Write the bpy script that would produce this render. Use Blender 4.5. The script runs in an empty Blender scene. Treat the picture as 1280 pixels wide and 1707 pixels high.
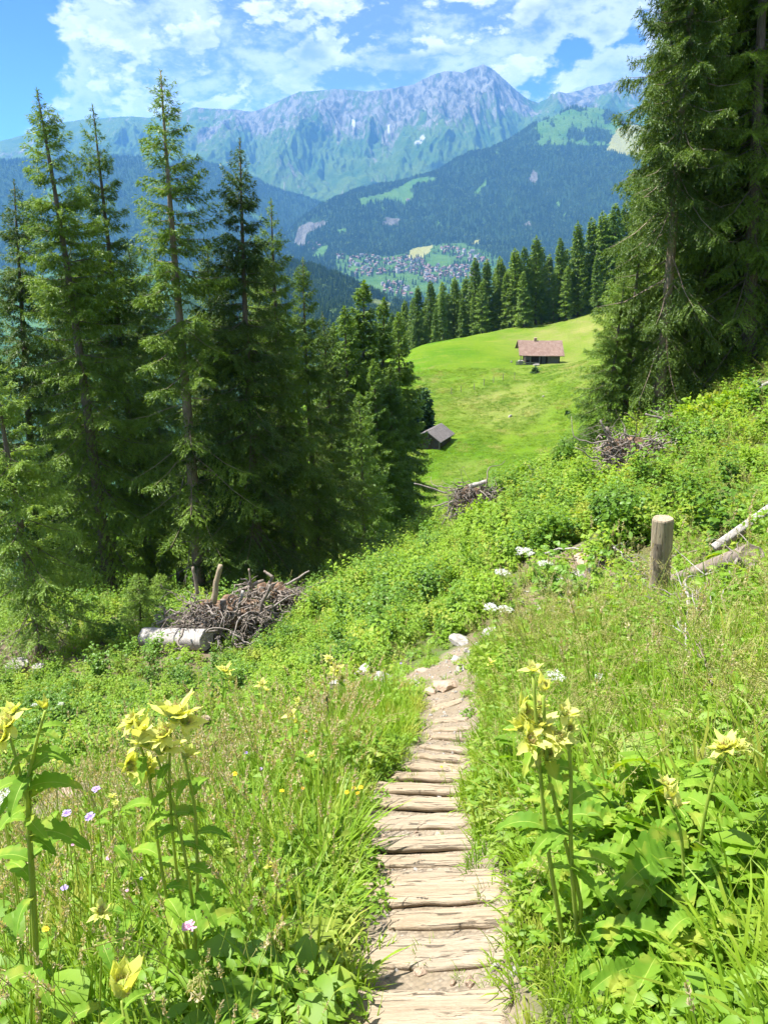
import bpy, bmesh, math, random
import numpy as np
from mathutils import Vector, Matrix, Quaternion

# ------------------------------------------------------------------ camera
R = math.radians
F, CX, CY, PITCH = 1232.0, 640.0, 853.5, R(23.0)
SP, CP = math.sin(PITCH), math.cos(PITCH)
scene = bpy.context.scene
C = scene.collection
cam_d = bpy.data.cameras.new("camera")
cam = bpy.data.objects.new("camera", cam_d); C.objects.link(cam)
cam_d.sensor_fit = 'VERTICAL'; cam_d.sensor_height = 36.0
cam_d.lens = 36.0 * F / 1707.0
cam_d.clip_start = 0.05; cam_d.clip_end = 60000
cam.location = (0, 0, 0); cam.rotation_euler = (R(90) - PITCH, 0, 0)
scene.camera = cam

# ------------------------------------------------------------------ light and exposure
SUN_AZ, SUN_EL = R(-80), R(60)          # azimuth from +Y (ahead) towards the left
SD = Vector((math.sin(SUN_AZ) * math.cos(SUN_EL), math.cos(SUN_AZ) * math.cos(SUN_EL), math.sin(SUN_EL)))
SKY_STRENGTH = 0.05
SUN_STRENGTH = 5.0
scene.view_settings.view_transform = 'Standard'
scene.view_settings.look = 'None'
scene.view_settings.exposure = 1.62
scene.view_settings.gamma = 1.0
scene.view_settings.use_curve_mapping = False
sun_d = bpy.data.lights.new("sun", 'SUN'); sun_d.energy = SUN_STRENGTH; sun_d.angle = R(0.5)
sun_d.color = (1.0, 0.965, 0.90)
sun = bpy.data.objects.new("sun", sun_d); C.objects.link(sun)
sun.rotation_euler = SD.to_track_quat('Z', 'Y').to_euler()
scene.cycles.use_denoising = True
scene.cycles.max_bounces = 6
scene.cycles.diffuse_bounces = 3
scene.cycles.glossy_bounces = 2
scene.cycles.transmission_bounces = 4
scene.cycles.volume_bounces = 1
scene.cycles.use_adaptive_sampling = True
scene.cycles.adaptive_threshold = 0.02

class NT:
    """short hand for node trees"""
    def __init__(s, tree): s.t = tree; s.t.nodes.clear()
    def n(s, typ, ins=None, **props):
        nd = s.t.nodes.new(typ)
        for k, v in props.items(): setattr(nd, k, v)
        if ins:
            for k, v in ins.items():
                sock = nd.inputs[k]
                if isinstance(v, bpy.types.NodeSocket): s.t.links.new(v, sock)
                elif v is not None: sock.default_value = v
        return nd
    def link(s, a, b): s.t.links.new(a, b)
    def m(s, op, a, b=None, c=None, clamp=False):
        nd = s.t.nodes.new('ShaderNodeMath'); nd.operation = op; nd.use_clamp = clamp
        for i, v in enumerate((a, b, c)):
            if v is None: continue
            if isinstance(v, bpy.types.NodeSocket): s.t.links.new(v, nd.inputs[i])
            else: nd.inputs[i].default_value = v
        return nd.outputs[0]
    def vm(s, op, a, b=None):
        nd = s.t.nodes.new('ShaderNodeVectorMath'); nd.operation = op
        for i, v in enumerate((a, b)):
            if v is None: continue
            if isinstance(v, bpy.types.NodeSocket): s.t.links.new(v, nd.inputs[i])
            else: nd.inputs[i].default_value = v
        return nd.outputs[1] if op in ('DOT_PRODUCT', 'LENGTH') else nd.outputs[0]
    def mix(s, f, a, b, blend='MIX'):
        nd = s.t.nodes.new('ShaderNodeMix'); nd.data_type = 'RGBA'; nd.blend_type = blend; nd.clamp_factor = True
        for sock, v in ((nd.inputs[0], f), (nd.inputs[6], a), (nd.inputs[7], b)):
            if isinstance(v, bpy.types.NodeSocket): s.t.links.new(v, sock)
            elif isinstance(v, (tuple, list)): sock.default_value = (*v[:3], 1)
            else: sock.default_value = v
        return nd.outputs[2]
    def noise(s, vec, scale, detail=4, rough=0.55, dist=0.0, typ='FBM', dim='3D'):
        nd = s.n('ShaderNodeTexNoise', noise_type=typ, noise_dimensions=dim)
        if vec is not None: s.link(vec, nd.inputs['Vector'])
        nd.inputs['Scale'].default_value = scale; nd.inputs['Detail'].default_value = detail
        nd.inputs['Roughness'].default_value = rough; nd.inputs['Distortion'].default_value = dist
        return nd.outputs[0]
    def ss(s, v, lo, hi):
        nd = s.t.nodes.new('ShaderNodeMapRange'); nd.interpolation_type = 'SMOOTHSTEP'
        s.link(v, nd.inputs[0]); nd.inputs[1].default_value = lo; nd.inputs[2].default_value = hi
        return nd.outputs[0]

def pxdir(px, py):
    """world direction seen through a photo pixel"""
    u, v = (px - CX) / F, (py - CY) / F
    return Vector((u, CP - v * SP, -(SP + v * CP)))
def P(px, py, Y):
    d = pxdir(px, py); return d * (Y / d.y)
def proj(X, Y, Z):
    d = Y * CP - Z * SP; v = (-Z * CP - Y * SP) / d
    return CX + F * X / d, CY + F * v

# ------------------------------------------------------------------ world: sky and clouds
world = bpy.data.worlds.new("World"); scene.world = world; world.use_nodes = True
w = NT(world.node_tree)
sky = w.n('ShaderNodeTexSky', sky_type='NISHITA', sun_disc=False, sun_elevation=SUN_EL, sun_rotation=SUN_AZ,
          altitude=1500, air_density=1.0, dust_density=0.6, ozone_density=2.5)
tc = w.n('ShaderNodeTexCoord').outputs['Generated']
sep = w.n('ShaderNodeSeparateXYZ', {0: tc})
zz = sep.outputs[2]
vec = w.n('ShaderNodeCombineXYZ', {0: sep.outputs[0], 1: sep.outputs[1], 2: w.m('MULTIPLY', zz, 1.9)}).outputs[0]
def cloud_density(v):
    big = w.noise(v, 3.6, 3, 0.5)
    det = w.noise(v, 13.0, 10, 0.62, 0.08)
    return w.m('ADD', w.m('MULTIPLY', big, 0.55), w.m('MULTIPLY', det, 0.75))
dens = cloud_density(vec)
off = w.vm('ADD', vec, (-0.020, 0.0, 0.034))
dens2 = cloud_density(off)
for (hx, hy, pw, amp) in ((20, 95, 900, .30), (50, 60, 2500, .10), (955, 95, 1100, .13), (905, 150, 1500, .15), (1075, 60, 1500, .12),
                          (330, 28, 4000, .10), (20, 210, 900, .22), (-150, 60, 300, .2)):
    g = w.m('POWER', w.m('MAXIMUM', w.vm('DOT_PRODUCT', tc, tuple(pxdir(hx, hy).normalized())), 0.0), pw)
    dens = w.m('SUBTRACT', dens, w.m('MULTIPLY', g, amp))
    dens2 = w.m('SUBTRACT', dens2, w.m('MULTIPLY', g, amp))
mask = w.ss(dens, 0.475, 0.545)
thick = w.ss(dens, 0.55, 0.70)
lit = w.ss(w.m('SUBTRACT', dens, dens2), -0.035, 0.055)
fluff = w.ss(w.noise(vec, 42.0, 5, 0.62), 0.40, 0.62)
lit = w.m('ADD', w.m('MULTIPLY', lit, 0.72), w.m('MULTIPLY', w.m('MULTIPLY', fluff, lit), 0.38), clamp=True)
soft = w.noise(vec, 6.0, 4, .6)
lit = w.m('MULTIPLY', lit, w.m('ADD', w.m('MULTIPLY', w.ss(soft, 0.35, 0.55), .85), .15))
lit = w.m('MAXIMUM', lit, w.m('MULTIPLY', w.m('SUBTRACT', 1.0, thick), .55))
skyc = w.mix(1.0, sky.outputs[0], (0.33, 0.50, 0.98), 'MULTIPLY')
shade_col = w.mix(thick, (3.0, 4.0, 6.0), (1.55, 2.35, 4.2))
ccol = w.mix(lit, shade_col, (8.8, 8.9, 9.1))
up = w.ss(zz, -0.02, 0.02)
final = w.mix(w.m('MULTIPLY', mask, up), skyc, ccol)
bg = w.n('ShaderNodeBackground', {0: final, 1: SKY_STRENGTH})
w.n('ShaderNodeOutputWorld', {0: bg.outputs[0]})
world.cycles.sampling_method = 'MANUAL'; world.cycles.sample_map_resolution = 512

# ------------------------------------------------------------------ numpy helpers
def tps_fit(p, v, lam=1e-6):
    p = np.asarray(p, float); v = np.asarray(v, float); n = len(p)
    d = np.linalg.norm(p[:, None] - p[None], axis=2)
    K = np.where(d > 0, d * d * np.log(np.maximum(d, 1e-12)), 0) + lam * np.eye(n)
    Pm = np.c_[np.ones(n), p]; A = np.zeros((n + 3, n + 3))
    A[:n, :n] = K; A[:n, n:] = Pm; A[n:, :n] = Pm.T
    w_ = np.linalg.solve(A, np.r_[v, 0, 0, 0])
    def f(q):
        q = np.asarray(q, float); out = np.empty(len(q))
        for i in range(0, len(q), 20000):
            s = q[i:i + 20000]
            d = np.sqrt(((s[:, None] - p[None]) ** 2).sum(2))
            out[i:i + 20000] = np.where(d > 0, d * d * np.log(np.maximum(d, 1e-12)), 0) @ w_[:n] + w_[n] + s @ w_[n + 1:]
        return out
    return f

_rs = np.random.RandomState(7); _perm = _rs.permutation(4096); _gr = _rs.rand(4096) * 2 * np.pi
def pn(x, y):
    """2d gradient noise, about -0.7..0.7"""
    x = np.asarray(x, float); y = np.asarray(y, float)
    xi = np.floor(x).astype(int); yi = np.floor(y).astype(int); xf = x - xi; yf = y - yi
    def g(ix, iy, dx, dy):
        a = _gr[_perm[(_perm[ix & 4095] + iy) & 4095]]; return np.cos(a) * dx + np.sin(a) * dy
    u = xf ** 3 * (xf * (xf * 6 - 15) + 10); v = yf ** 3 * (yf * (yf * 6 - 15) + 10)
    a = g(xi, yi, xf, yf); b = g(xi + 1, yi, xf - 1, yf); c = g(xi, yi + 1, xf, yf - 1); d = g(xi + 1, yi + 1, xf - 1, yf - 1)
    return (a + u * (b - a)) * (1 - v) + (c + u * (d - c)) * v
def fbm(x, y, o=4, g=0.5):
    s = 0; a = 1; k = 1
    for i in range(o): s = s + a * pn(x * k + 13.7 * i, y * k - 7.3 * i); a *= g; k *= 2.03
    return s
def ridged(x, y, o=4, g=0.5):
    s = 0; a = 1; k = 1
    for i in range(o): s = s + a * (1 - 2.4 * np.abs(pn(x * k + 31.7 * i, y * k + 17.3 * i))); a *= g; k *= 2.1
    return s
def sstep(x, a, b):
    t = np.clip((x - a) / (b - a), 0, 1); return t * t * (3 - 2 * t)
def inpoly(px, py, poly):
    px = np.asarray(px); inside = np.zeros(px.shape, bool); j = len(poly) - 1
    for i in range(len(poly)):
        xi, yi = poly[i]; xj, yj = poly[j]
        c = ((yi > py) != (yj > py)) & (px < (xj - xi) * (py - yi) / (yj - yi + 1e-9) + xi)
        inside ^= c; j = i
    return inside

def mesh_np(name, verts, faces, mats=None, smooth=False, attrs=None, midx=None):
    """faces: (n,3) or (n,4) array, or a list of such arrays"""
    verts = np.asarray(verts, np.float32)
    if isinstance(faces, list) and not isinstance(faces[0], np.ndarray): faces = [np.array(faces)]
    if not isinstance(faces, list): faces = [faces]
    faces = [np.asarray(f, np.int32) for f in faces if len(f)]
    me = bpy.data.meshes.new(name)
    me.vertices.add(len(verts)); me.vertices.foreach_set('co', verts.ravel())
    nl = sum(f.size for f in faces); nf = sum(len(f) for f in faces)
    me.loops.add(nl); me.polygons.add(nf)
    me.loops.foreach_set('vertex_index', np.concatenate([f.ravel() for f in faces]))
    tot = np.concatenate([np.full(len(f), f.shape[1], np.int32) for f in faces])
    st = np.r_[0, np.cumsum(tot)[:-1]].astype(np.int32)
    me.polygons.foreach_set('loop_start', st)
    me.polygons.foreach_set('loop_total', tot)
    if midx is not None: me.polygons.foreach_set('material_index', np.asarray(midx, np.int32))
    me.polygons.foreach_set('use_smooth', np.full(nf, smooth, bool))
    if attrs:
        for k, v in attrs.items():
            a = me.attributes.new(k, 'FLOAT', 'POINT'); a.data.foreach_set('value', np.asarray(v, np.float32))
    me.update(calc_edges=True)
    for m_ in (mats or []): me.materials.append(m_)
    return me
def grid_faces(nx, ny):
    i = np.arange(nx - 1)[None, :] + np.arange(ny - 1)[:, None] * nx
    i = i.ravel(); return np.stack([i, i + 1, i + 1 + nx, i + nx], 1)
def link(name, me, parent=None, label=None, cat=None, group=None, kind=None, loc=None):
    o = bpy.data.objects.new(name, me); C.objects.link(o)
    if parent is not None: o.parent = parent
    if loc is not None: o.location = loc
    tag(o, label, cat, group, kind); return o
def tag(o, label=None, cat=None, group=None, kind=None):
    for k, v in (('label', label), ('category', cat), ('group', group), ('kind', kind)):
        if v: o[k] = v
    return o
def dup(root):
    """a thing with copies of its parts and sub-parts, sharing meshes"""
    r = root.copy(); C.objects.link(r)
    for ch in list(root.children):
        c = ch.copy(); C.objects.link(c); c.parent = r
        for g in list(ch.children):
            d = g.copy(); C.objects.link(d); d.parent = c
    return r

# ------------------------------------------------------------------ the near hillside as one height function
ctrl = []                                    # (X, Y, Z)
for X in (-7, -4, -2, 0, 2, 4, 7):
    for Y in (-3, 0, 1.5, 3.2, 5, 7):
        if abs(X) < 2.5 + abs(Y) * 1.0: ctrl.append((X, Y, -1.65 - 0.5 * Y + 0.4 * X))
for (px, py, Y) in ((720, 1100, 9), (100, 1340, 6.8), (520, 1190, 6.85), (1100, 1018, 7.8), (1280, 900, 8.3), (1280, 640, 20),
        (1150, 680, 22), (1100, 695, 25), (1040, 735, 24), (960, 775, 24), (850, 815, 25), (740, 875, 25), (640, 945, 25),
        (560, 990, 24), (500, 1000, 22), (400, 1010, 22), (300, 1030, 20), (200, 1005, 27), (100, 1000, 27), (0, 1000, 27),
        (1040, 812, 17), (900, 940, 12), (850, 1003, 11), (770, 1062, 10), (650, 1025, 14), (500, 1085, 14.5), (290, 1078, 16),
        (100, 1090, 17), (30, 1115, 17), (400, 1145, 12), (200, 1165, 12.5), (-200, 1120, 17), (-200, 1000, 27),
        (620, 905, 60), (700, 790, 85), (650, 830, 75), (960, 700, 97), (720, 745, 95), (720, 640, 125), (700, 590, 150), (850, 640, 122),
        (900, 607, 140), (960, 600, 145), (780, 562, 180), (850, 547, 182), (900, 541, 184), (990, 520, 188), (700, 577, 172), (850, 720, 98),
        (1060, 505, 195)):
    ctrl.append(tuple(P(px, py, Y)))
ctrl += [(-1, 40, -20.5), (-14, 42, -23), (-30, 60, -33), (-60, 120, -62), (-20, 110, -36), (-20, 160, -44), (15, 45, -18.5), (25, 28, 0.0),
         (60, 60, 4), (45, 100, -13), (60, 150, -17), (100, 200, 0), (-10, 240, -62), (30, 240, -48), (70, 245, -38), (110, 250, -20), (-60, 220, -92),
         (20, 12, 2.5), (-35, 30, -29), (-14, 8, -11.5), (40, 60, -14), (-90, 200, -100), (150, 250, 10)]
ctrl = np.array(ctrl)
_q = lambda X, Y: np.c_[X / (Y + 4.2), np.log(Y + 4.2)]
_fh = tps_fit(_q(ctrl[:, 0], ctrl[:, 1]), ctrl[:, 2] / (ctrl[:, 1] + 4.2), 1e-5)
def H0(X, Y):
    X = np.atleast_1d(np.asarray(X, float)); Y = np.atleast_1d(np.asarray(Y, float))
    Yc = np.maximum(Y, -3.6)
    z = _fh(_q(X, Yc)) * (Yc + 4.2)
    near = sstep(Y, 14, 26) * (1 - sstep(Y, 60, 75)) * 0.3
    z = z + fbm(X / 2.3, Y / 2.3, 3) * 0.10 * (1 - sstep(Y, 30, 60)) + fbm(X / 9, Y / 9, 3) * 0.5 * sstep(Y, 45, 80) + near * fbm(X / 4, Y / 4)
    return z

# path centre line (photo pixels -> ground)
def hit(px, py, lo=0.6, hi=260, Hf=None):
    Hf = Hf or H0
    d = pxdir(px, py); Ys = np.exp(np.linspace(math.log(lo), math.log(hi), 900))
    z = Hf(d.x / d.y * Ys, Ys); ray = d.z / d.y * Ys
    below = np.nonzero(ray <= z)[0]
    if len(below) == 0: return None
    k = below[0]
    if k == 0: Y = Ys[0]
    else:
        a = ray[k - 1] - z[k - 1]; b = z[k] - ray[k]; t = a / (a + b + 1e-9); Y = Ys[k - 1] * (1 - t) + Ys[k] * t
    X = d.x / d.y * Y
    return Vector((X, Y, float(Hf(X, Y)[0])))
path_px = [(718, 2300), (716, 1900), (715, 1675), (720, 1580), (718, 1490), (695, 1410), (680, 1368), (690, 1330), (710, 1290), (740, 1250), (750, 1210), (748, 1175), (742, 1145), (735, 1118)]
path_a = [hit(*p, lo=0.15) for p in path_px]
path_b = [hit(*p) for p in ((735, 1118), (660, 1140), (590, 1150), (540, 1180), (480, 1225), (420, 1250), (330, 1270), (200, 1300), (110, 1340), (60, 1400))]
path_c = [hit(*p) for p in ((740, 1110), (775, 1085), (830, 1072), (880, 1040), (930, 1010))]
def poly_dist(X, Y, pts):
    X = np.asarray(X, float); Y = np.asarray(Y, float); best = np.full(X.shape, 1e9)
    for a, b in zip(pts[:-1], pts[1:]):
        dx, dy = b.x - a.x, b.y - a.y; L = dx * dx + dy * dy + 1e-9
        t = np.clip(((X - a.x) * dx + (Y - a.y) * dy) / L, 0, 1)
        best = np.minimum(best, np.hypot(X - a.x - t * dx, Y - a.y - t * dy))
    return best
def path_d(X, Y):
    """signed-ish distance to the path edge, negative on the path"""
    wob = 0.10 * fbm(np.asarray(X) / 0.5, np.asarray(Y) / 0.5, 3)
    return np.minimum(np.minimum(poly_dist(X, Y, path_a) - 0.27, poly_dist(X, Y, path_b) - 0.42 + 0.2 * fbm(X, Y)), poly_dist(X, Y, path_c) - 0.36) + wob

def H(X, Y):
    z = H0(X, Y); X = np.atleast_1d(X); Y = np.atleast_1d(Y)
    return z - 0.04 * (1 - sstep(path_d(X, Y), -0.15, 0.1)) * (Y < 14)
def ground(px, py, **k): return hit(px, py, Hf=H, **k)

# bare or littered patches of the slope (centre and half axes seen from the path)
BARE = [(1095, 1000, 40, 40), (1160, 1030, 95, 50), (1240, 960, 60, 40), (1040, 775, 70, 30), (1110, 705, 45, 20), (940, 935, 80, 26), (820, 1065, 60, 16), (600, 1135, 120, 24), (520, 1195, 60, 34), (40, 1098, 160, 34), (785, 868, 55, 26), (840, 1062, 80, 28), (905, 1015, 80, 26), (985, 950, 80, 26), (1100, 1045, 60, 34), (1265, 655, 50, 20), (1180, 990, 50, 40), (960, 925, 70, 20), (880, 1000, 60, 18), (290, 1096, 85, 24), (1230, 935, 70, 30), (60, 1100, 110, 24), (100, 1345, 40, 40), (1130, 1020, 60, 25), (365, 1285, 25, 14), (640, 1118, 60, 10), (1000, 935, 70, 14)]
def bare(px, py):
    b = np.zeros(len(px))
    for (cx, cy, wx, wy) in BARE: b = np.maximum(b, np.exp(-(((px - cx) / wx) ** 2 + ((py - cy) / wy) ** 2)))
    return b
# ------------------------------------------------------------------ materials
def mat(name):
    m_ = bpy.data.materials.new(name); m_.use_nodes = True
    return m_, NT(m_.node_tree)
def out(t, shader, disp=None):
    o = t.n('ShaderNodeOutputMaterial', {0: shader})
    if disp is not None: t.link(disp, o.inputs[2])
def bsdf(t, col, rough=0.8, spec=0.2, normal=None):
    b = t.n('ShaderNodeBsdfPrincipled', {'Base Color': col if isinstance(col, bpy.types.NodeSocket) else (*col, 1)})
    if isinstance(rough, bpy.types.NodeSocket): t.link(rough, b.inputs['Roughness'])
    else: b.inputs['Roughness'].default_value = rough
    b.inputs['Specular IOR Level'].default_value = spec
    if normal is not None: t.link(normal, b.inputs['Normal'])
    return b.outputs[0]
def bump(t, h, strength=0.5, dist=0.02):
    return t.n('ShaderNodeBump', {'Strength': strength, 'Distance': dist, 'Height': h}).outputs[0]
def attr(t, name): return t.n('ShaderNodeAttribute', attribute_name=name).outputs['Fac']
def objvec(t): return t.n('ShaderNodeTexCoord').outputs['Object']
def posvec(t): return t.n('ShaderNodeNewGeometry').outputs['Position']

def leaf_mat(name, c1, c2, trans=0.35, rough=0.5, c3=None, nscale=0.5, tcol=None, spec=0.25):
    """leaf colours vary by plant and by patch of ground; some light passes through"""
    m_, t = mat(name)
    rnd = t.n('ShaderNodeObjectInfo').outputs['Random']
    pos = posvec(t)
    f = t.noise(pos, nscale, 3, .6)
    f = t.m('ADD', t.m('MULTIPLY', rnd, 0.55), t.m('MULTIPLY', t.ss(f, .3, .7), 0.45))
    f2 = t.noise(pos, 14.0, 2, .6)
    f = t.m('ADD', f, t.m('MULTIPLY', t.m('SUBTRACT', f2, .5), .7), clamp=True)
    col = t.mix(f, c1, c2)
    if c3: col = t.mix(t.ss(t.noise(pos, nscale * 2.3, 2, .5), .52, .68), col, c3)
    p = t.n('ShaderNodeBsdfPrincipled', {'Base Color': col, 'Roughness': rough, 'Specular IOR Level': spec})
    tl = t.mix(1.0, col, tcol or (1.5, 1.35, 0.55), 'MULTIPLY')
    tr = t.n('ShaderNodeBsdfTranslucent', {0: tl})
    mx = t.n('ShaderNodeMixShader', {0: trans, 1: p.outputs[0], 2: tr.outputs[0]})
    out(t, mx.outputs[0]); return m_

def wood_mat(name, c1, c2, scale=(1, 14, 14), rough=.8, crack=True, bmp=.6):
    m_, t = mat(name)
    v = t.vm('MULTIPLY', objvec(t), scale)
    n1 = t.noise(v, 2.2, 6, .62, .4); n2 = t.noise(v, 7.0, 4, .6, 0.2)
    col = t.mix(t.ss(n1, .3, .7), c1, c2)
    cr = t.ss(n2, .60, .68)
    if crack: col = t.mix(t.m('MULTIPLY', cr, .8), col, tuple(x * .28 for x in c1))
    blot = t.ss(t.noise(objvec(t), 3.1, 3, .6), .45, .7)
    col = t.mix(t.m('MULTIPLY', blot, .5), col, tuple(x * .65 for x in c2))
    rnd = t.n('ShaderNodeObjectInfo').outputs['Random']; col = t.mix(t.m('MULTIPLY', rnd, .28), col, t.mix(.5, col, tuple(.75 * sum(c2) / 3 for _ in c2)))
    fine = t.noise(t.vm('MULTIPLY', v, (1, 3, 3)), 9.0, 3, .6); col = t.mix(t.m('MULTIPLY', t.ss(fine, .5, .7), .35), col, tuple(x * .55 for x in c1))
    hgt = t.m('ADD', t.m('SUBTRACT', n1, t.m('MULTIPLY', cr, .6)), t.m('MULTIPLY', fine, .35))
    out(t, bsdf(t, col, rough, .15, bump(t, hgt, bmp, .02))); return m_

def stone_mat(name, c1, c2, scale=6):
    m_, t = mat(name); v = posvec(t)
    n = t.noise(v, scale, 8, .65); n2 = t.noise(v, scale * 5, 5, .7)
    col = t.mix(t.ss(n, .35, .65), c1, c2); col = t.mix(t.ss(n2, .6, .72), col, tuple(x * .5 for x in c1))
    out(t, bsdf(t, col, .9, .15, bump(t, t.m('ADD', n, n2), .6, .03))); return m_

M = {}
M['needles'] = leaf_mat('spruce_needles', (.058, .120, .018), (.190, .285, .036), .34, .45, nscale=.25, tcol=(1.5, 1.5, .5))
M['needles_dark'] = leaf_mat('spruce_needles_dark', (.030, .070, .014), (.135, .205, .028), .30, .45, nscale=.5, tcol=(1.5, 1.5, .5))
M['needles_light'] = leaf_mat('spruce_needles_light', (.085, .165, .026), (.220, .330, .050), .36, .45, nscale=.25, tcol=(1.6, 1.4, .5))
M['needles_far'] = leaf_mat('spruce_needles_far', (.018, .050, .012), (.055, .110, .020), .12, .7, (.07, .12, .024), .006)  # uneven light over the far woods is put into these broad colour patches
M['broad_far'] = leaf_mat('broadleaf_far', (.07, .13, .035), (.10, .17, .045), .2, .7, nscale=.02)
M['bark'] = wood_mat('bark', (.10, .075, .055), (.20, .165, .13), (9, 9, 1.5), .95, True, .9)
M['bark_light'] = wood_mat('bark_light', (.20, .145, .10), (.34, .27, .20), (9, 9, 1.5), .95, True, .9)
M['twig'] = wood_mat('dead_twig', (.15, .125, .105), (.29, .25, .22), (5, 5, 5), .9, False, .2)
M['dead'] = wood_mat('dead_wood', (.14, .105, .08), (.32, .26, .21), (4, 4, 4), .9, True, .6)
M['root'] = wood_mat('root_wood', (.11, .09, .075), (.29, .24, .20), (4, 4, 4), .9, True, .6)
M['log'] = wood_mat('grey_log', (.24, .22, .20), (.42, .39, .36), (1.2, 12, 12), .85, True, .7)
M['step'] = wood_mat('step_wood', (.23, .172, .112), (.375, .30, .212), (.30, 13, 13), .8, True, .8)
M['post'] = wood_mat('post_wood', (.24, .18, .11), (.42, .34, .23), (9, 9, .9), .8, True, .7)
M['postbark'] = wood_mat('post_bark', (.09, .07, .05), (.22, .18, .13), (9, 9, 1.2), .95, True, .9)
M['stone'] = stone_mat('pale_limestone', (.20, .185, .165), (.36, .335, .305))
M['stone_tan'] = stone_mat('tan_stone', (.28, .20, .145), (.42, .32, .24), 9)
M['earth'] = stone_mat('root_earth', (.09, .06, .04), (.24, .155, .10), 7)

# ground: soil and gravel on the path, green-brown litter elsewhere, meadow far off
m_, t = mat('hillside_ground'); M['ground'] = m_
pos = posvec(t); pth = attr(t, 'path'); mead = attr(t, 'meadow'); dry = attr(t, 'dry')
n1 = t.noise(pos, 2.5, 6, .65); n2 = t.noise(pos, 30, 6, .7)
soil = t.mix(t.ss(n1, .35, .65), (.07, .065, .03), (.07, .12, .025))
vo = t.n('ShaderNodeTexVoronoi', {'Vector': pos, 'Scale': 42.0, 'Randomness': 1.0})
grav = t.mix(t.ss(vo.outputs['Distance'], .1, .5), (.32, .275, .22), (.15, .12, .09))
grav = t.mix(t.n('ShaderNodeSeparateColor', {0: vo.outputs['Color']}).outputs[0], grav, (.28, .23, .17))
grav = t.mix(t.ss(t.noise(pos, 3.5, 5, .65), .35, .65), grav, (.20, .16, .11))
ms = t.vm('MULTIPLY', pos, (1, 1, 1))
g1 = t.noise(ms, .09, 6, .6, .6); g2 = t.noise(ms, 1.1, 6, .75); g3 = t.noise(t.vm('MULTIPLY', pos, (.35, 1.2, 1.2)), .35, 5, .65, .5)
gr = t.mix(t.ss(g1, .35, .65), (.078, .180, .005), (.128, .218, .010))
gr = t.mix(t.m('MULTIPLY', t.ss(g3, .50, .74), .7), gr, (.22, .24, .04))
gr = t.mix(t.m('MULTIPLY', t.ss(g2, .5, .78), .75), gr, (.085, .165, .010))
sz = t.n('ShaderNodeSeparateXYZ', {0: pos}).outputs[2]
trk = t.m('SINE', t.m('ADD', t.m('MULTIPLY', sz, 5.5), t.m('MULTIPLY', t.noise(ms, .12, 4, .6), 26.0)))
trk = t.m('MULTIPLY', t.ss(trk, .80, .98), t.ss(t.noise(ms, .05, 3, .5), .48, .62))
gr = t.mix(t.m('MULTIPLY', trk, .45), gr, (.20, .185, .07))
gr = t.mix(dry, gr, t.mix(t.ss(g3, .35, .6), (.30, .265, .10), (.22, .25, .06)))
lit_ = t.mix(t.ss(n2, .35, .65), (.09, .068, .042), (.20, .158, .105)); soil = t.mix(attr(t, 'bare'), soil, lit_)
col = t.mix(mead, soil, gr)
col = t.mix(pth, col, grav)
hh = t.m('ADD', t.m('MULTIPLY', t.m('MULTIPLY', vo.outputs['Distance'], -1.0), pth), t.m('MULTIPLY', n2, .5))
b1 = bump(t, hh, .8, .02)
b2 = t.n('ShaderNodeBump', {'Strength': .9, 'Distance': .5, 'Height': t.m('ADD', g2, t.noise(ms, 4.0, 4, .7)), 'Normal': b1})
nm = t.n('ShaderNodeMix', {0: mead}, data_type='VECTOR'); t.link(b1, nm.inputs[4]); t.link(b2.outputs[0], nm.inputs[5])
out(t, bsdf(t, col, .95, .1, nm.outputs[1]))

# ------------------------------------------------------------------ hillside sheet (finer towards the viewer)
nx, ny = 420, 620
aa = np.linspace(-1.9, 1.9, nx); bb = np.linspace(math.log(0.62), math.log(264), ny)
A, B = np.meshgrid(aa, bb); Yg = np.exp(B) - 4.2 + 0.0; Yg = np.maximum(Yg, -3.55 + 0 * Yg)
Yg = np.where(B < math.log(0.65), -3.58, Yg); Xg = A * (Yg + 4.2)
Xg = np.where(Yg < 2, A * (Yg + 4.2) * 1.0 + A * 4 * sstep(-Yg, -2, 3.5), Xg)
Xr, Yr = Xg.ravel(), Yg.ravel(); Zr = H(Xr, Yr)
pd = path_d(Xr, Yr)
pathw = (1 - sstep(pd, -0.02, 0.14)) * (Yr < 14)
pxr, pyr = proj(Xr, np.maximum(Yr, .1), Zr)
meadw = sstep(Yr, 33, 42)
dryw = np.zeros_like(Xr)
for poly in (((840, 560), (1000, 515), (1000, 560), (950, 575), (930, 560)), ((755, 690), (900, 640), (950, 645), (800, 690), (760, 715)), ((900, 600), (930, 640), (880, 660), (872, 610)),
             ((745, 780), (800, 770), (800, 785), (755, 800)), ((880, 610), (1000, 580), (1000, 620), (900, 640))):
    cxp = sum(p[0] for p in poly) / len(poly); cyp = sum(p[1] for p in poly) / len(poly)
    sc_x = max(abs(p[0] - cxp) for p in poly); sc_y = max(abs(p[1] - cyp) for p in poly)
    g = np.exp(-((pxr - cxp) / sc_x) ** 2 - ((pyr - cyp) / sc_y) ** 2)
    dryw = np.maximum(dryw, g)
dryw = np.clip(dryw * .62 * (0.9 + 1.2 * fbm(Xr / 6, Yr / 12, 4)), 0, 1) * meadw
me = mesh_np('hillside', np.c_[Xr, Yr, Zr], grid_faces(nx, ny), [M['ground']], True, {'path': pathw, 'bare': np.clip(1.3 * bare(pxr, pyr) * (Yr > 1), 0, 1), 'meadow': meadw, 'dry': dryw})
link('hillside', me, kind='structure')

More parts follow.
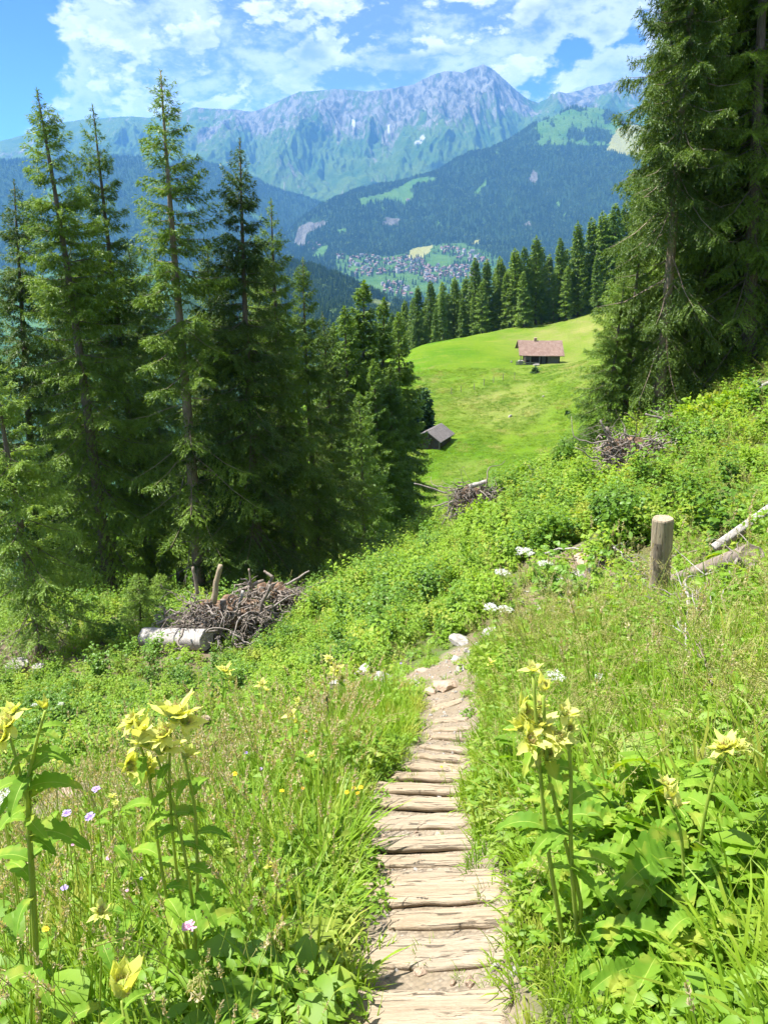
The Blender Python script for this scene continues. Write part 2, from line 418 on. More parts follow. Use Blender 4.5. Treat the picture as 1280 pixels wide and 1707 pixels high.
# ------------------------------------------------------------------ far land
def field(points, raw=(), lam=1e-4):
    q = [tuple(P(*p)) for p in points] + list(raw); q = np.array(q)
    f = tps_fit(q[:, :2] / 1000, q[:, 2], lam)
    return lambda X, Y: f(np.c_[np.ravel(X), np.ravel(Y)] / 1000)
def sheet(name, Hf, px0, px1, Y0, Y1, nx, ny, mt, attrf=None):
    a0 = (px0 - CX) / F / CP; a1 = (px1 - CX) / F / CP
    A, B = np.meshgrid(np.linspace(a0, a1, nx), np.linspace(Y0, Y1, ny)); X = (A * B).ravel(); Y = B.ravel(); Z = Hf(X, Y)
    me = mesh_np(name, np.c_[X, Y, Z], grid_faces(nx, ny), [mt], True, attrf(X, Y, Z) if attrf else None)
    return link(name, me, kind='structure')

# material shared by far slopes: forest floor / meadow / hay / rock by attribute
def far_mat(name, grass, grass2, forest, rock, rock2, sc=1.0):
    m_, t = mat(name); pos = posvec(t)
    big = t.noise(pos, .004 * sc, 6, .62, .4); fine = t.noise(pos, .03 * sc, 6, .7)
    st = t.noise(t.vm('MULTIPLY', pos, (1, .22, .35)), .020 * sc, 6, .7, .5)
    g = t.mix(t.ss(big, .35, .62), grass, grass2); g = t.mix(t.m('MULTIPLY', t.ss(fine, .5, .7), .5), g, tuple(x * .6 for x in grass))
    r = t.mix(t.ss(st, .38, .62), rock, rock2)
    col = t.mix(attr(t, 'forest'), g, forest)
    col = t.mix(attr(t, 'hay'), col, (.22, .215, .07))
    rk = t.ss(t.m('ADD', attr(t, 'rock'), t.m('MULTIPLY', t.m('SUBTRACT', st, .5), 1.5)), .32, .62)
    col = t.mix(rk, col, r)
    col = t.mix(attr(t, 'snow'), col, (.34, .34, .36))
    nb = bump(t, t.m('ADD', fine, st), .8, 22 / sc)
    out(t, bsdf(t, col, .95, .05, nb)); return m_
M['alp'] = far_mat('alpine_slopes', (.034, .078, .014), (.070, .115, .020), (.010, .028, .014), (.035, .038, .036), (.165, .16, .135))
M['valley'] = far_mat('valley_slopes', (.040, .100, .020), (.070, .135, .026), (.018, .040, .012), (.06, .06, .055), (.12, .115, .105), 2)

# the high mountain range
crest = [(-400, 270, 9000), (-250, 262, 8800), (-100, 250, 8600), (0, 236, 8500), (50, 222, 8500), (100, 205, 8500), (150, 198, 8500), (205, 194, 8500), (250, 196, 8500), (300, 190, 8600), (325, 178, 8600),
         (350, 181, 8650), (385, 182, 8700), (420, 186, 8700), (440, 180, 8700), (470, 165, 8700), (500, 152, 8700), (530, 151, 8700), (560, 148, 8700), (578, 149, 8700), (610, 152, 8700), (640, 149, 8700),
         (690, 140, 8700), (715, 127, 8650), (740, 118, 8600), (770, 121, 8600), (788, 113, 8600), (805, 107, 8600), (822, 115, 8600), (845, 137, 8600), (862, 152, 8650), (875, 162, 8700), (895, 171, 8800),
         (912, 164, 9000), (930, 153, 9100), (945, 156, 9100), (960, 152, 9100), (985, 143, 9200), (1000, 141, 9200), (1015, 137, 9200), (1040, 131, 9200), (1070, 129, 9200), (1110, 126, 9200), (1160, 130, 9200),
         (1280, 122, 9300), (1450, 130, 9300)]
cX = np.array([P(*p).x / P(*p).y for p in crest]); cY = np.array([p[2] for p in crest]); cZ = np.array([P(*p).z for p in crest])
foot_px = [(-400, 430, 6400), (0, 330, 6500), (200, 300, 6700), (340, 300, 6600), (450, 320, 6500), (540, 342, 6300), (600, 352, 6100), (700, 330, 6200), (800, 290, 6500), (900, 250, 6900), (1000, 230, 7200), (1280, 240, 7300), (1450, 250, 7300)]
fX = np.array([P(*p).x / P(*p).y for p in foot_px]); fY = np.array([p[2] for p in foot_px]); fZ = np.array([P(*p).z for p in foot_px])
spurs = [  # (crest px, foot px, sharpness width in px, height m): buttresses running down the face
    (300, 250, 45, 120), (345, 360, 35, 160), (440, 400, 40, 170), (575, 470, 50, 190), (640, 600, 35, 110), (740, 640, 60, 150), (815, 700, 70, 170), (870, 880, 50, 160), (960, 930, 50, 180), (1040, 1040, 50, 160), (200, 130, 60, 120), (100, 20, 60, 100)]
def H_alp(X, Y):
    X = np.ravel(X); Y = np.ravel(Y); a = X / Y
    yc = np.interp(a, cX, cY); zc = np.interp(a, cX, cZ) ; yf = np.interp(a, fX, fY); zf = np.interp(a, fX, fZ)
    t = (Y - yf) / (yc - yf)
    s = np.clip(t, 0, 1); body = zf + (zc - zf) * (0.50 * s + 0.50 * s ** 1.9)
    body = np.where(t < 0, zf + t * (yc - yf) * 0.12, body)
    body = np.where(t > 1, zc - (Y - yc) * 0.55, body)
    px = a * CP * F + CX
    env = np.sin(np.pi * np.clip(t, 0, 1)) ** 0.8 * (1 - .55 * sstep(t, .7, .95))
    z = body
    for (p0, p1, wd, hh) in spurs:
        c = p0 + (p1 - p0) * (1 - s) ** 1.0 + 14 * pn(s * 4 + p0, s * 0 + p1)
        q = np.abs(px - c) / (wd * (0.5 + 0.9 * (1 - s)))
        z = z + hh * env * np.clip(1 - q, 0, 1) ** 1.2
    wx = X + 160 * fbm(X / 900, Y / 900, 3); wy = Y
    rib = ridged(wx / 420, wy / 2100, 4, .55)
    rib2 = ridged((wx + wy * .25) / 130, wy / 520, 4, .6)
    rockband = np.exp(-((px - 620) / 420) ** 2) * .8 + .35
    z = z + env * (66 * (rib - .9) + 34 * (rib2 - .9)) * rockband * 1.25
    z = z + fbm(X / 160, Y / 160, 4) * (20 * env + 6) + np.clip(1 - np.abs(t - 1) * 8, 0, 1) * 6 * fbm(X / 70, Y / 300, 4)
    return z
def alp_attr(X, Y, Z):
    px, py = proj(X, Y, Z); a = X / Y
    yc = np.interp(a, cX, cY); yf = np.interp(a, fX, fY); t = (Y - yf) / (yc - yf)
    n = fbm(X / 500, Y / 700, 4)
    rock = .15 + .45 * sstep(t, .25, .75) + .5 * n - .30 * np.exp(-((px - 120) / 170) ** 2) * sstep(t, 0, .3) - .15 * (px < 330)
    rock += .35 * np.exp(-((px - 790) / 90) ** 2) * sstep(t, .5, .8) - .35 * np.exp(-((px - 900) / 50) ** 2 - ((py - 210) / 45) ** 2) - .25 * np.exp(-((px - 540) / 60) ** 2 - ((py - 245) / 40) ** 2) + .1 * (px > 930)
    gul = ridged((X + 160 * fbm(X / 900, Y / 900, 3)) / 240, Y / 1900, 3, .5)
    rock += .35 * sstep(-gul, -.25, .4) * (1 - sstep(t, .75, 1))
    fo = (1 - sstep(t + .16 * fbm(X / 260, Y / 200, 4), .04, .12)) * (px > -500) * ((px < 330) | (px > 560))
    snow = np.zeros_like(X)
    for (sx, sy, wx, wy) in ((589, 205, 3, 7), (648, 215, 2.5, 8), (697, 237, 7, 3), (704, 230, 4, 4)):
        snow = np.maximum(snow, (((px - sx) / wx) ** 2 + ((py - sy) / wy) ** 2 < 1) * 1.0)
    return {'forest': np.clip(fo, 0, 1), 'hay': 0 * X, 'rock': rock, 'snow': snow}
sheet('mountain_range', H_alp, -420, 1500, 5600, 10200, 1300, 420, M['alp'], alp_attr)

# forested ridge on the left, under the range
Hc_ = field([(-250, 262, 5500), (-100, 265, 5500), (60, 270, 5500), (200, 262, 5600), (345, 276, 5800), (420, 297, 6000), (480, 321, 6100), (540, 344, 6200), (600, 362, 6300),
             (-250, 400, 4000), (0, 380, 4300), (150, 370, 4400), (300, 372, 4600), (420, 385, 4700), (480, 392, 4900), (530, 385, 5200),
             (0, 440, 3700), (0, 500, 3100), (0, 560, 2500), (-200, 560, 2500), (150, 500, 3000), (300, 480, 3200), (420, 460, 3500), (480, 425, 4200)],
            [(-3600, 6600, 100), (-2000, 6700, 0), (-1000, 6900, -150), (0, 7000, -350), (-2000, 2200, -430), (0, 2500, -430), (-900, 2200, -430), (-700, 3500, -420)])
H_c = lambda X, Y: Hc_(X, Y) - 260 * sstep(np.ravel(X) / np.ravel(Y) * CP * F + CX, 455, 520) * (1 - sstep(np.ravel(Y), 4700, 5300)) + 40 * fbm(np.ravel(X) / 500, np.ravel(Y) / 700, 4) * sstep(np.ravel(Y), 2500, 4000)
def c_attr(X, Y, Z):
    px, py = proj(X, Y, Z); n = fbm(X / 300, Y / 300, 4)
    fo = sstep(fbm(X / 260 + 5, Y / 260, 3) + .55 - 1.3 * sstep(py, 430, 480), -.05, .1)
    cl = ((px - 262) / 30) ** 2 + ((py - 262) / 14) ** 2 < 1 + n
    fo = np.where(cl, 0, fo)
    return {'forest': fo, 'hay': 0 * X, 'rock': -1 + 0 * X, 'snow': 0 * X}
sheet('forested_ridge', H_c, -300, 640, 2200, 7000, 240, 200, M['valley'], c_attr)

# valley with the village, rising into the wooded mountain
Hd_ = field([(640, 490, 2900), (560, 490, 2900), (700, 490, 2900), (800, 490, 2900), (900, 480, 2900), (640, 520, 2600), (800, 520, 2600),
             (560, 460, 3250), (640, 460, 3250), (720, 460, 3250), (800, 455, 3250), (560, 427, 3700), (640, 427, 3700), (720, 427, 3700), (800, 422, 3700), (900, 425, 3600), (1050, 430, 3500), (1280, 430, 3500),
             (560, 400, 4050), (640, 402, 4020), (720, 403, 4000), (800, 395, 4000), (560, 372, 4380), (640, 370, 4300), (720, 370, 4280), (800, 355, 4320), (900, 370, 4150),
             (640, 340, 4620), (720, 330, 4650), (800, 300, 4800), (900, 300, 4720), (900, 250, 5050), (1000, 380, 4050), (1000, 300, 4560), (1000, 245, 5000), (1100, 300, 4450), (1280, 300, 4300),
             (485, 402, 4400), (500, 377, 4500), (540, 346, 4700), (590, 327, 4850), (640, 311, 4950), (680, 302, 5000), (720, 290, 5050), (760, 272, 5100), (800, 253, 5200), (835, 238, 5300), (870, 223, 5400), (900, 208, 5500),
             (930, 196, 5550), (965, 183, 5600), (990, 183, 5600), (1020, 194, 5550), (1060, 206, 5500), (1150, 215, 5400), (1280, 226, 5300), (1450, 235, 5200), (1450, 420, 3400),
             (480, 430, 3950), (500, 440, 3600), (470, 470, 3300)],
            [(-900, 3300, -430), (-900, 4000, -430), (-800, 4900, -380), (-200, 5600, -160), (400, 5800, -60), (1000, 6200, 120), (1700, 6700, 260), (2800, 6500, 200), (-700, 2500, -430), (1500, 2400, -380), (0, 2200, -400), (900, 2200, -400)])
def H_d(X, Y):
    X = np.ravel(X); Y = np.ravel(Y); e = sstep(Y, 3900, 4400)
    px = X / Y * CP * F + CX
    return Hd_(X, Y) + e * (28 * fbm(X / 420, Y / 900, 4) + 22 * (ridged(X / 520 + .2 * Y / 520, Y / 2600, 3) - .8))
clear_polys = [((597, 333), (640, 322), (665, 312), (690, 298), (722, 294), (727, 302), (700, 305), (684, 316), (690, 330), (672, 342), (655, 332), (625, 338), (600, 342)),
    ((1010, 250), (1022, 225), (1030, 212), (1060, 206), (1100, 212), (1100, 262), (1040, 258)),
    ((515, 432), (535, 410), (550, 408), (542, 428)), ((560, 385), (577, 381), (577, 388), (565, 390)), ((677, 432), (686, 415), (722, 407), (716, 420), (706, 429)),
    ((710, 441), (722, 422), (747, 427), (757, 441), (733, 447)), ((657, 456), (702, 458), (690, 468), (668, 466)), ((670, 488), (710, 468), (718, 474), (702, 492)),
    ((592, 470), (639, 459), (637, 482), (605, 486)), ((576, 446), (590, 440), (600, 448), (590, 455)), ((638, 446), (655, 440), (660, 449), (645, 452)), ((783, 407), (800, 399), (800, 406)), ((790, 322), (808, 300), (812, 304), (798, 325)), ((880, 292), (888, 285), (886, 300))]
hay_polys = [clear_polys[1], clear_polys[4], clear_polys[11]]
cliff_polys = [((490, 408), (498, 380), (515, 370), (550, 368), (540, 378), (515, 388), (505, 412)), ((636, 374), (645, 360), (668, 366), (662, 378)), ((868, 378), (880, 368), (888, 378)), ((878, 300), (888, 282), (898, 290), (892, 308))]
town = ((560, 425), (600, 425), (640, 428), (690, 420), (722, 407), (770, 405), (830, 425), (830, 500), (640, 500), (560, 470))
def d_masks(X, Y, Z):
    px, py = proj(X, Y, Z); jx = px + 5 * fbm(X / 60, Y / 60, 2); jy = py + 3 * fbm(X / 60 + 9, Y / 60, 2)
    cl = np.zeros(len(X), bool); hay = cl.copy(); cliff = cl.copy()
    for p_ in clear_polys: cl |= inpoly(jx, jy, p_)
    for p_ in hay_polys: hay |= inpoly(jx, jy, p_)
    for p_ in cliff_polys: cliff |= inpoly(jx, jy, p_)
    tw = inpoly(jx, jy, town)
    n = fbm(X / 110, Y / 220, 4)
    alp = (sstep(py, 235, 250) < .5) & (px > 895) & (n > -.18)
    gully = (ridged(X / 330 + .12 * Y / 330, Y / 2400, 2) > 1.42) & (Y > 4200) & (n > .0)
    return cl, hay, cliff, tw, alp, gully
def d_attr(X, Y, Z):
    cl, hay, cliff, tw, alp, gully = d_masks(X, Y, Z)
    fo = np.where(cl | alp | gully, 0.0, 1.0); fo = np.where(tw & ~cl, .25, fo)
    return {'forest': fo, 'hay': hay * 1.0, 'rock': np.where(cliff, 1.3, -1.0), 'snow': 0 * X}
sheet('wooded_mountain', H_d, 440, 1480, 2300, 6600, 560, 480, M['valley'], d_attr)

# nearer wooded spur below the pasture
He_ = field([(470, 440, 1800), (500, 446, 1780), (560, 466, 1720), (600, 488, 1650), (640, 513, 1600), (700, 540, 1550), (800, 570, 1500), (400, 450, 1900), (320, 500, 1900),
             (560, 540, 1100), (480, 560, 1050), (640, 550, 1050), (400, 600, 1000)],
            [(-900, 1900, -420), (-600, 2300, -420), (0, 2100, -330), (300, 2100, -380), (400, 1500, -330), (-700, 900, -400), (300, 700, -200), (0, 400, -140), (-300, 450, -200)])
H_e = lambda X, Y: He_(X, Y) + 8 * fbm(np.ravel(X) / 120, np.ravel(Y) / 200, 4)
def e_attr(X, Y, Z):
    px, py = proj(X, Y, Z); cl = inpoly(px, py, ((615, 505), (622, 497), (650, 503), (665, 515), (640, 530), (610, 520)))
    return {'forest': np.where(cl, 0., 1.), 'hay': cl * .5, 'rock': -1 + 0 * X, 'snow': 0 * X}
sheet('wooded_spur', H_e, 200, 1000, 300, 2300, 140, 160, M['valley'], e_attr)

# valley floor reaching to the horizon
m_, t = mat('valley_floor'); pos = posvec(t)
col = t.mix(t.ss(t.noise(pos, .003, 5, .6), .4, .6), (.06, .14, .05), (.03, .07, .03))
out(t, bsdf(t, col, .95, .05)); M['floor'] = m_
s_ = 28000.0
me = mesh_np('valley_floor', [(-s_, -3000, -440), (s_, -3000, -440), (s_, 2 * s_, -440), (-s_, 2 * s_, -440)], [[0, 1, 2, 3]], [M['floor']])
link('valley_floor', me, kind='structure')

# haze: one closed box of even air
HAZE = 6.4e-5
m_, t = mat('haze_air')
pv = t.n('ShaderNodeVolumePrincipled', {'Color': (.17, .46, 1.0, 1), 'Density': HAZE, 'Anisotropy': .1})
o_ = t.n('ShaderNodeOutputMaterial'); t.link(pv.outputs[0], o_.inputs['Volume'])
x0, x1, y0, y1, z0, z1 = -30000, 30000, -3500, 58000, -441.0, 1500.0
vs = [(x, y, z) for z in (z0, z1) for y in (y0, y1) for x in (x0, x1)]
me = mesh_np('haze', vs, [[0, 2, 3, 1], [4, 5, 7, 6], [0, 1, 5, 4], [2, 6, 7, 3], [0, 4, 6, 2], [1, 3, 7, 5]], [m_])
link('haze', me, kind='stuff')
# ------------------------------------------------------------------ instancing for uncountable stuff
def hidden_collection(name, meshes):
    col = bpy.data.collections.new(name)
    for i, me in enumerate(meshes):
        o = bpy.data.objects.new("%s_%02d" % (name, i), me); col.objects.link(o)
    return col
def scatter(name, pts, rot, scl, idx, col, label=None, cat=None):
    me = bpy.data.meshes.new(name); n = len(pts)
    me.vertices.add(n); me.vertices.foreach_set('co', np.asarray(pts, np.float32).ravel())
    a = me.attributes.new('rot', 'FLOAT_VECTOR', 'POINT'); a.data.foreach_set('vector', np.asarray(rot, np.float32).ravel())
    a = me.attributes.new('scl', 'FLOAT_VECTOR', 'POINT'); a.data.foreach_set('vector', np.asarray(scl, np.float32).ravel())
    a = me.attributes.new('idx', 'INT', 'POINT'); a.data.foreach_set('value', np.asarray(idx, np.int32))
    o = link(name, me, label=label, cat=cat, kind='stuff')
    g = bpy.data.node_groups.new(name + '_nodes', 'GeometryNodeTree')
    g.interface.new_socket('Geometry', in_out='INPUT', socket_type='NodeSocketGeometry')
    g.interface.new_socket('Geometry', in_out='OUTPUT', socket_type='NodeSocketGeometry')
    gi = g.nodes.new('NodeGroupInput'); go = g.nodes.new('NodeGroupOutput')
    ip = g.nodes.new('GeometryNodeInstanceOnPoints'); ci = g.nodes.new('GeometryNodeCollectionInfo')
    ci.inputs['Collection'].default_value = col; ci.inputs['Separate Children'].default_value = True; ci.inputs['Reset Children'].default_value = True
    def na(nm, dt):
        x = g.nodes.new('GeometryNodeInputNamedAttribute'); x.data_type = dt; x.inputs['Name'].default_value = nm; return x.outputs[0]
    er = g.nodes.new('FunctionNodeEulerToRotation')
    g.links.new(na('rot', 'FLOAT_VECTOR'), er.inputs[0])
    g.links.new(gi.outputs[0], ip.inputs['Points']); g.links.new(ci.outputs[0], ip.inputs['Instance'])
    ip.inputs['Pick Instance'].default_value = True
    g.links.new(na('idx', 'INT'), ip.inputs['Instance Index']); g.links.new(er.outputs[0], ip.inputs['Rotation']); g.links.new(na('scl', 'FLOAT_VECTOR'), ip.inputs['Scale'])
    g.links.new(ip.outputs[0], go.inputs[0])
    md = o.modifiers.new('scatter', 'NODES'); md.node_group = g
    return o

def tube_np(pts, rad, sides=6, cap=False):
    """verts and quads of a tube along pts (n,3) with radii (n,)"""
    pts = np.asarray(pts, float); n = len(pts); rad = np.broadcast_to(np.asarray(rad, float), (n,))
    tg = np.gradient(pts, axis=0); tg /= np.linalg.norm(tg, axis=1)[:, None] + 1e-9
    up = np.array([0.0, 0, 1]) if abs(tg[0][2]) < .9 else np.array([1.0, 0, 0])
    a = np.cross(tg, up); a /= np.linalg.norm(a, axis=1)[:, None] + 1e-9; b = np.cross(tg, a)
    th = np.linspace(0, 2 * np.pi, sides, endpoint=False)
    v = pts[:, None] + rad[:, None, None] * (np.cos(th)[None, :, None] * a[:, None] + np.sin(th)[None, :, None] * b[:, None])
    v = v.reshape(-1, 3); i = np.arange(sides); j = (i + 1) % sides
    f = np.concatenate([np.stack([k * sides + i, k * sides + j, (k + 1) * sides + j, (k + 1) * sides + i], 1) for k in range(n - 1)])
    if cap:
        v = np.r_[v, pts[:1], pts[-1:]]; c0 = n * sides; c1 = c0 + 1
        f = [f, np.stack([j, i, np.full(sides, c0)], 1), np.stack([(n - 1) * sides + i, (n - 1) * sides + j, np.full(sides, c1)], 1)]
    return v, f
class Bag:
    """collects geometry into one mesh"""
    def __init__(s): s.v = []; s.q = []; s.t = []; s.qm = []; s.tm = []; s.n = 0
    def add(s, v, f, mi=0):
        fs = f if isinstance(f, list) else [f]
        for x in fs:
            x = np.asarray(x)
            if len(x) == 0: continue
            (s.q if x.shape[1] == 4 else s.t).append(x + s.n); (s.qm if x.shape[1] == 4 else s.tm).append(np.full(len(x), mi))
        s.v.append(np.asarray(v)); s.n += len(v); return s
    def tube(s, pts, rad, sides=6, mi=0, cap=True): return s.add(*tube_np(pts, rad, sides, cap), mi)
    def mesh(s, name, mats, smooth=False):
        fs = []; mi = []
        if s.q: fs.append(np.concatenate(s.q)); mi.append(np.concatenate(s.qm))
        if s.t: fs.append(np.concatenate(s.t)); mi.append(np.concatenate(s.tm))
        return mesh_np(name, np.concatenate(s.v), fs, mats, smooth, None, np.concatenate(mi))

def unit(v): return v / (np.linalg.norm(v, axis=-1, keepdims=True) + 1e-9)
def diamonds(base, dirv, side, ln, wd):
    """pointed leaves: base point, direction, sideways vector, length, width"""
    n = len(base); mid = base + dirv * (ln * .45)[:, None]
    v = np.stack([base, mid - side * (wd * .5)[:, None], base + dirv * ln[:, None], mid + side * (wd * .5)[:, None]], 1).reshape(-1, 3)
    return v, np.arange(n * 4).reshape(n, 4)

def spruce(name, h, rmax, seed, clear=.06, nb=150, sec=15, tw=16, tl=.15, twd=.045, taper=.46, hang=.5, gap=0.0, needles='needles', bark='bark', bend=.25, trunk_r=None, thin_low=0.0):
    rs = np.random.RandomState(seed)
    trunk_r = trunk_r or h * .0125
    zt = np.linspace(0, 1, 16); ph = rs.rand() * 6
    tx = bend * np.sin(zt * 3 + ph) * zt; ty = bend * np.cos(zt * 2.4 + ph) * zt; tx -= tx[-1] * zt; ty -= ty[-1] * zt
    tp = np.c_[tx, ty, zt * h]; trad = trunk_r * (1 - zt) ** .8 + .012 + trunk_r * .5 * np.exp(-zt * 40)
    tb = Bag().tube(tp, trad, 9); trunk = tb.mesh(name + '_trunk', [M[bark]], True)
    u = np.sort(rs.rand(nb)) ** .72; z = h * (clear + (0.997 - clear) * u)
    az = np.arange(nb) * 2.399 + rs.rand(nb) * .9
    L = rmax * np.minimum(1, (1 - u) / max(taper, .75)) ** .72 * (0.70 + .42 * rs.rand(nb)) * np.clip((1 - u) * 22, .35, 1) + .03
    L *= np.where(rs.rand(nb) < gap, .35, 1) * (1 + .2 * np.sin(az + ph))
    e0 = np.interp(u, [0, .3, .75, 1], [-.35, -.18, .22, .8]) + rs.randn(nb) * .10
    droop = np.interp(u, [0, .5, 1], [.50, .38, .05]) * (.6 + .8 * rs.rand(nb))
    bx = np.interp(z / h, zt, tx); by = np.interp(z / h, zt, ty)
    hd = np.c_[np.cos(az), np.sin(az)]
    def bpos(i, s):
        l = L[i] * s; zz = z[i] + l * np.tan(e0[i]) * .8 - droop[i] * L[i] * (s ** 1.4) + .26 * L[i] * s ** 3.2
        return np.c_[bx[i] + hd[i, 0] * l, by[i] + hd[i, 1] * l, zz]
    # branch wood
    bag = Bag(); ss = np.array([0, .3, .6, .95])
    th = np.arange(3) * 2 * np.pi / 3
    pts = np.stack([bpos(np.arange(nb), s) for s in ss], 1)                      # nb,4,3
    rr = (.006 + .009 * L)[:, None] * np.array([1, .75, .45, .12])[None]
    side = np.c_[-hd[:, 1], hd[:, 0], np.zeros(nb)]
    ring = pts[:, :, None] + rr[:, :, None, None] * (np.cos(th)[None, None, :, None] * side[:, None, None] + np.sin(th)[None, None, :, None] * np.array([0, 0, 1.0]))
    v = ring.reshape(-1, 3); f = []
    for k in range(3):
        for a in range(3):
            b = (a + 1) % 3; base = np.arange(nb) * 12
            f.append(np.stack([base + k * 3 + a, base + k * 3 + b, base + k * 3 + 3 + b, base + k * 3 + 3 + a], 1))
    bag.add(v, np.concatenate(f), 1)
    # side shoots
    ns = np.maximum(5, (L * sec * (1.15 + 1.9 * u ** 1.3)).astype(int)); bi = np.repeat(np.arange(nb), ns); m = len(bi)
    inner = np.interp(z / h, [0, .5, 1], [.24 + thin_low, .10, .0])
    s = inner[bi] + (1 - inner[bi]) * rs.rand(m) ** .8
    p0 = bpos(bi, s)
    sd = rs.choice([-1, 1], m); ang = (.75 + .5 * rs.rand(m)) * sd
    ca, sa = np.cos(ang), np.sin(ang)
    d = np.c_[hd[bi, 0] * ca - hd[bi, 1] * sa, hd[bi, 0] * sa + hd[bi, 1] * ca, -hang * (.3 + rs.rand(m)) * np.interp(z[bi] / h, [0, .7, 1], [1.3, .9, -.1])]
    d = unit(d); ls = (.05 + .12 * np.clip(L[bi], 0, 1) + L[bi] * .30 * (1.08 - s) ** .6 * (.6 + .7 * rs.rand(m)))
    # a last shoot along the tip
    nt = np.maximum(3, (ls * tw).astype(int)); ti = np.repeat(np.arange(m), nt); k = len(ti)
    r = rs.rand(k); q = p0[ti] + d[ti] * (ls[ti] * r)[:, None]; q[:, 2] -= .25 * ls[ti] * r ** 2
    td = unit(d[ti] + rs.randn(k, 3) * .42 + np.array([0, 0, -.30 * hang]))
    sdv = unit(np.cross(td, unit(rs.randn(k, 3) * .5 + np.array([0, 0, 1]))))
    v, f = diamonds(q, td, sdv, tl * (.6 + .8 * rs.rand(k)), twd * (.7 + .7 * rs.rand(k)))
    bag.add(v, f, 0)
    # leader
    k = 90 if tl < .3 else 14; q = np.c_[np.zeros((k, 2)), h * (.955 + .045 * rs.rand(k))]; td = unit(rs.randn(k, 3) * .5 + np.array([0, 0, .8]))
    v, f = diamonds(q, td, unit(np.cross(td, rs.randn(k, 3))), np.full(k, tl), np.full(k, twd)); bag.add(v, f, 0)
    crown = bag.mesh(name + '_crown', [M[needles], M['twig' if needles == 'x' else bark]])
    return trunk, crown, h

def place_tree(kind, base, top, proto, label, group=None, wide=1.0, cat='tree', extra=None):
    """base, top: world points; the trunk leans from one to the other"""
    trunk, crown, h = proto
    o = bpy.data.objects.new(kind, None); C.objects.link(o); o.location = base; o.empty_display_size = .3
    ax = (top - base); Lh = ax.length; k = Lh / h
    q = ax.to_track_quat('Z', 'Y'); o.rotation_mode = 'QUATERNION'
    o.rotation_quaternion = q @ Quaternion((0, 0, 1), (base.x * 7.3 + base.y * 3.1) % 6.28)
    o.scale = (k * wide, k * wide, k)
    tag(o, label, cat, group)
    link('trunk', trunk, o); link('crown', crown, o)
    return o
def tree_px(kind, bpx, bpy_, Y, tpx, tpy, proto, label, group=None, wide=1.0, cat='tree', dY=0.0):
    b = P(bpx, bpy_, Y); b.z = float(H(b.x, b.y)[0]) - .1
    return place_tree(kind, b, P(tpx, tpy, Y + dY), proto, label, group, wide, cat)

SPR = [spruce('spruce_a', 20, 3.0, 1, .05, 215, 16, 36, .13, .026),
       spruce('spruce_b', 20, 2.8, 2, .10, 205, 16, 36, .13, .026, taper=.6, gap=.08),
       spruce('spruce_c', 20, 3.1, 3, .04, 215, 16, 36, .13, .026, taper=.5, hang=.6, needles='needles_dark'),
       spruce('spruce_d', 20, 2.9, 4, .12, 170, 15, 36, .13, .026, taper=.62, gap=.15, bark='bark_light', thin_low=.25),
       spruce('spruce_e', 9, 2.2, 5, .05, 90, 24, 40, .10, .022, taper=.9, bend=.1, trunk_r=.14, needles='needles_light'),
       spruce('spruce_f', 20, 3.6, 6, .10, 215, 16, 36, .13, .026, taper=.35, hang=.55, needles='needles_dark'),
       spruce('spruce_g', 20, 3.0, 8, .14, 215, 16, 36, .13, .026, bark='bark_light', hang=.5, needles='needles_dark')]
YOUNG = spruce('young_spruce', 1.8, .85, 9, .02, 60, 40, 46, .06, .014, taper=1.0, bend=.03, trunk_r=.03, needles='needles_light')
MIDS = [spruce('mid_spruce_a', 22, 3.3, 11, .02, 190, 11, 20, .27, .075, taper=.85, needles='needles', hang=.6),
        spruce('mid_spruce_b', 22, 3.0, 12, .03, 180, 11, 20, .27, .075, taper=.8, hang=.6),
        spruce('mid_spruce_light', 12, 2.5, 13, .10, 100, 14, 22, .18, .045, taper=.95, needles='needles_light', trunk_r=.14)]
CRST = [spruce('crest_spruce_a', 24, 4.0, 21, .02, 150, 5.5, 8, .60, .17, taper=.85, hang=.7),
        spruce('crest_spruce_b', 24, 3.6, 22, .02, 140, 5.5, 8, .60, .17, taper=.8, hang=.7),
        spruce('crest_spruce_c', 24, 4.3, 23, .02, 150, 5.5, 8, .60, .17, taper=.9, hang=.6, needles='needles_light')]

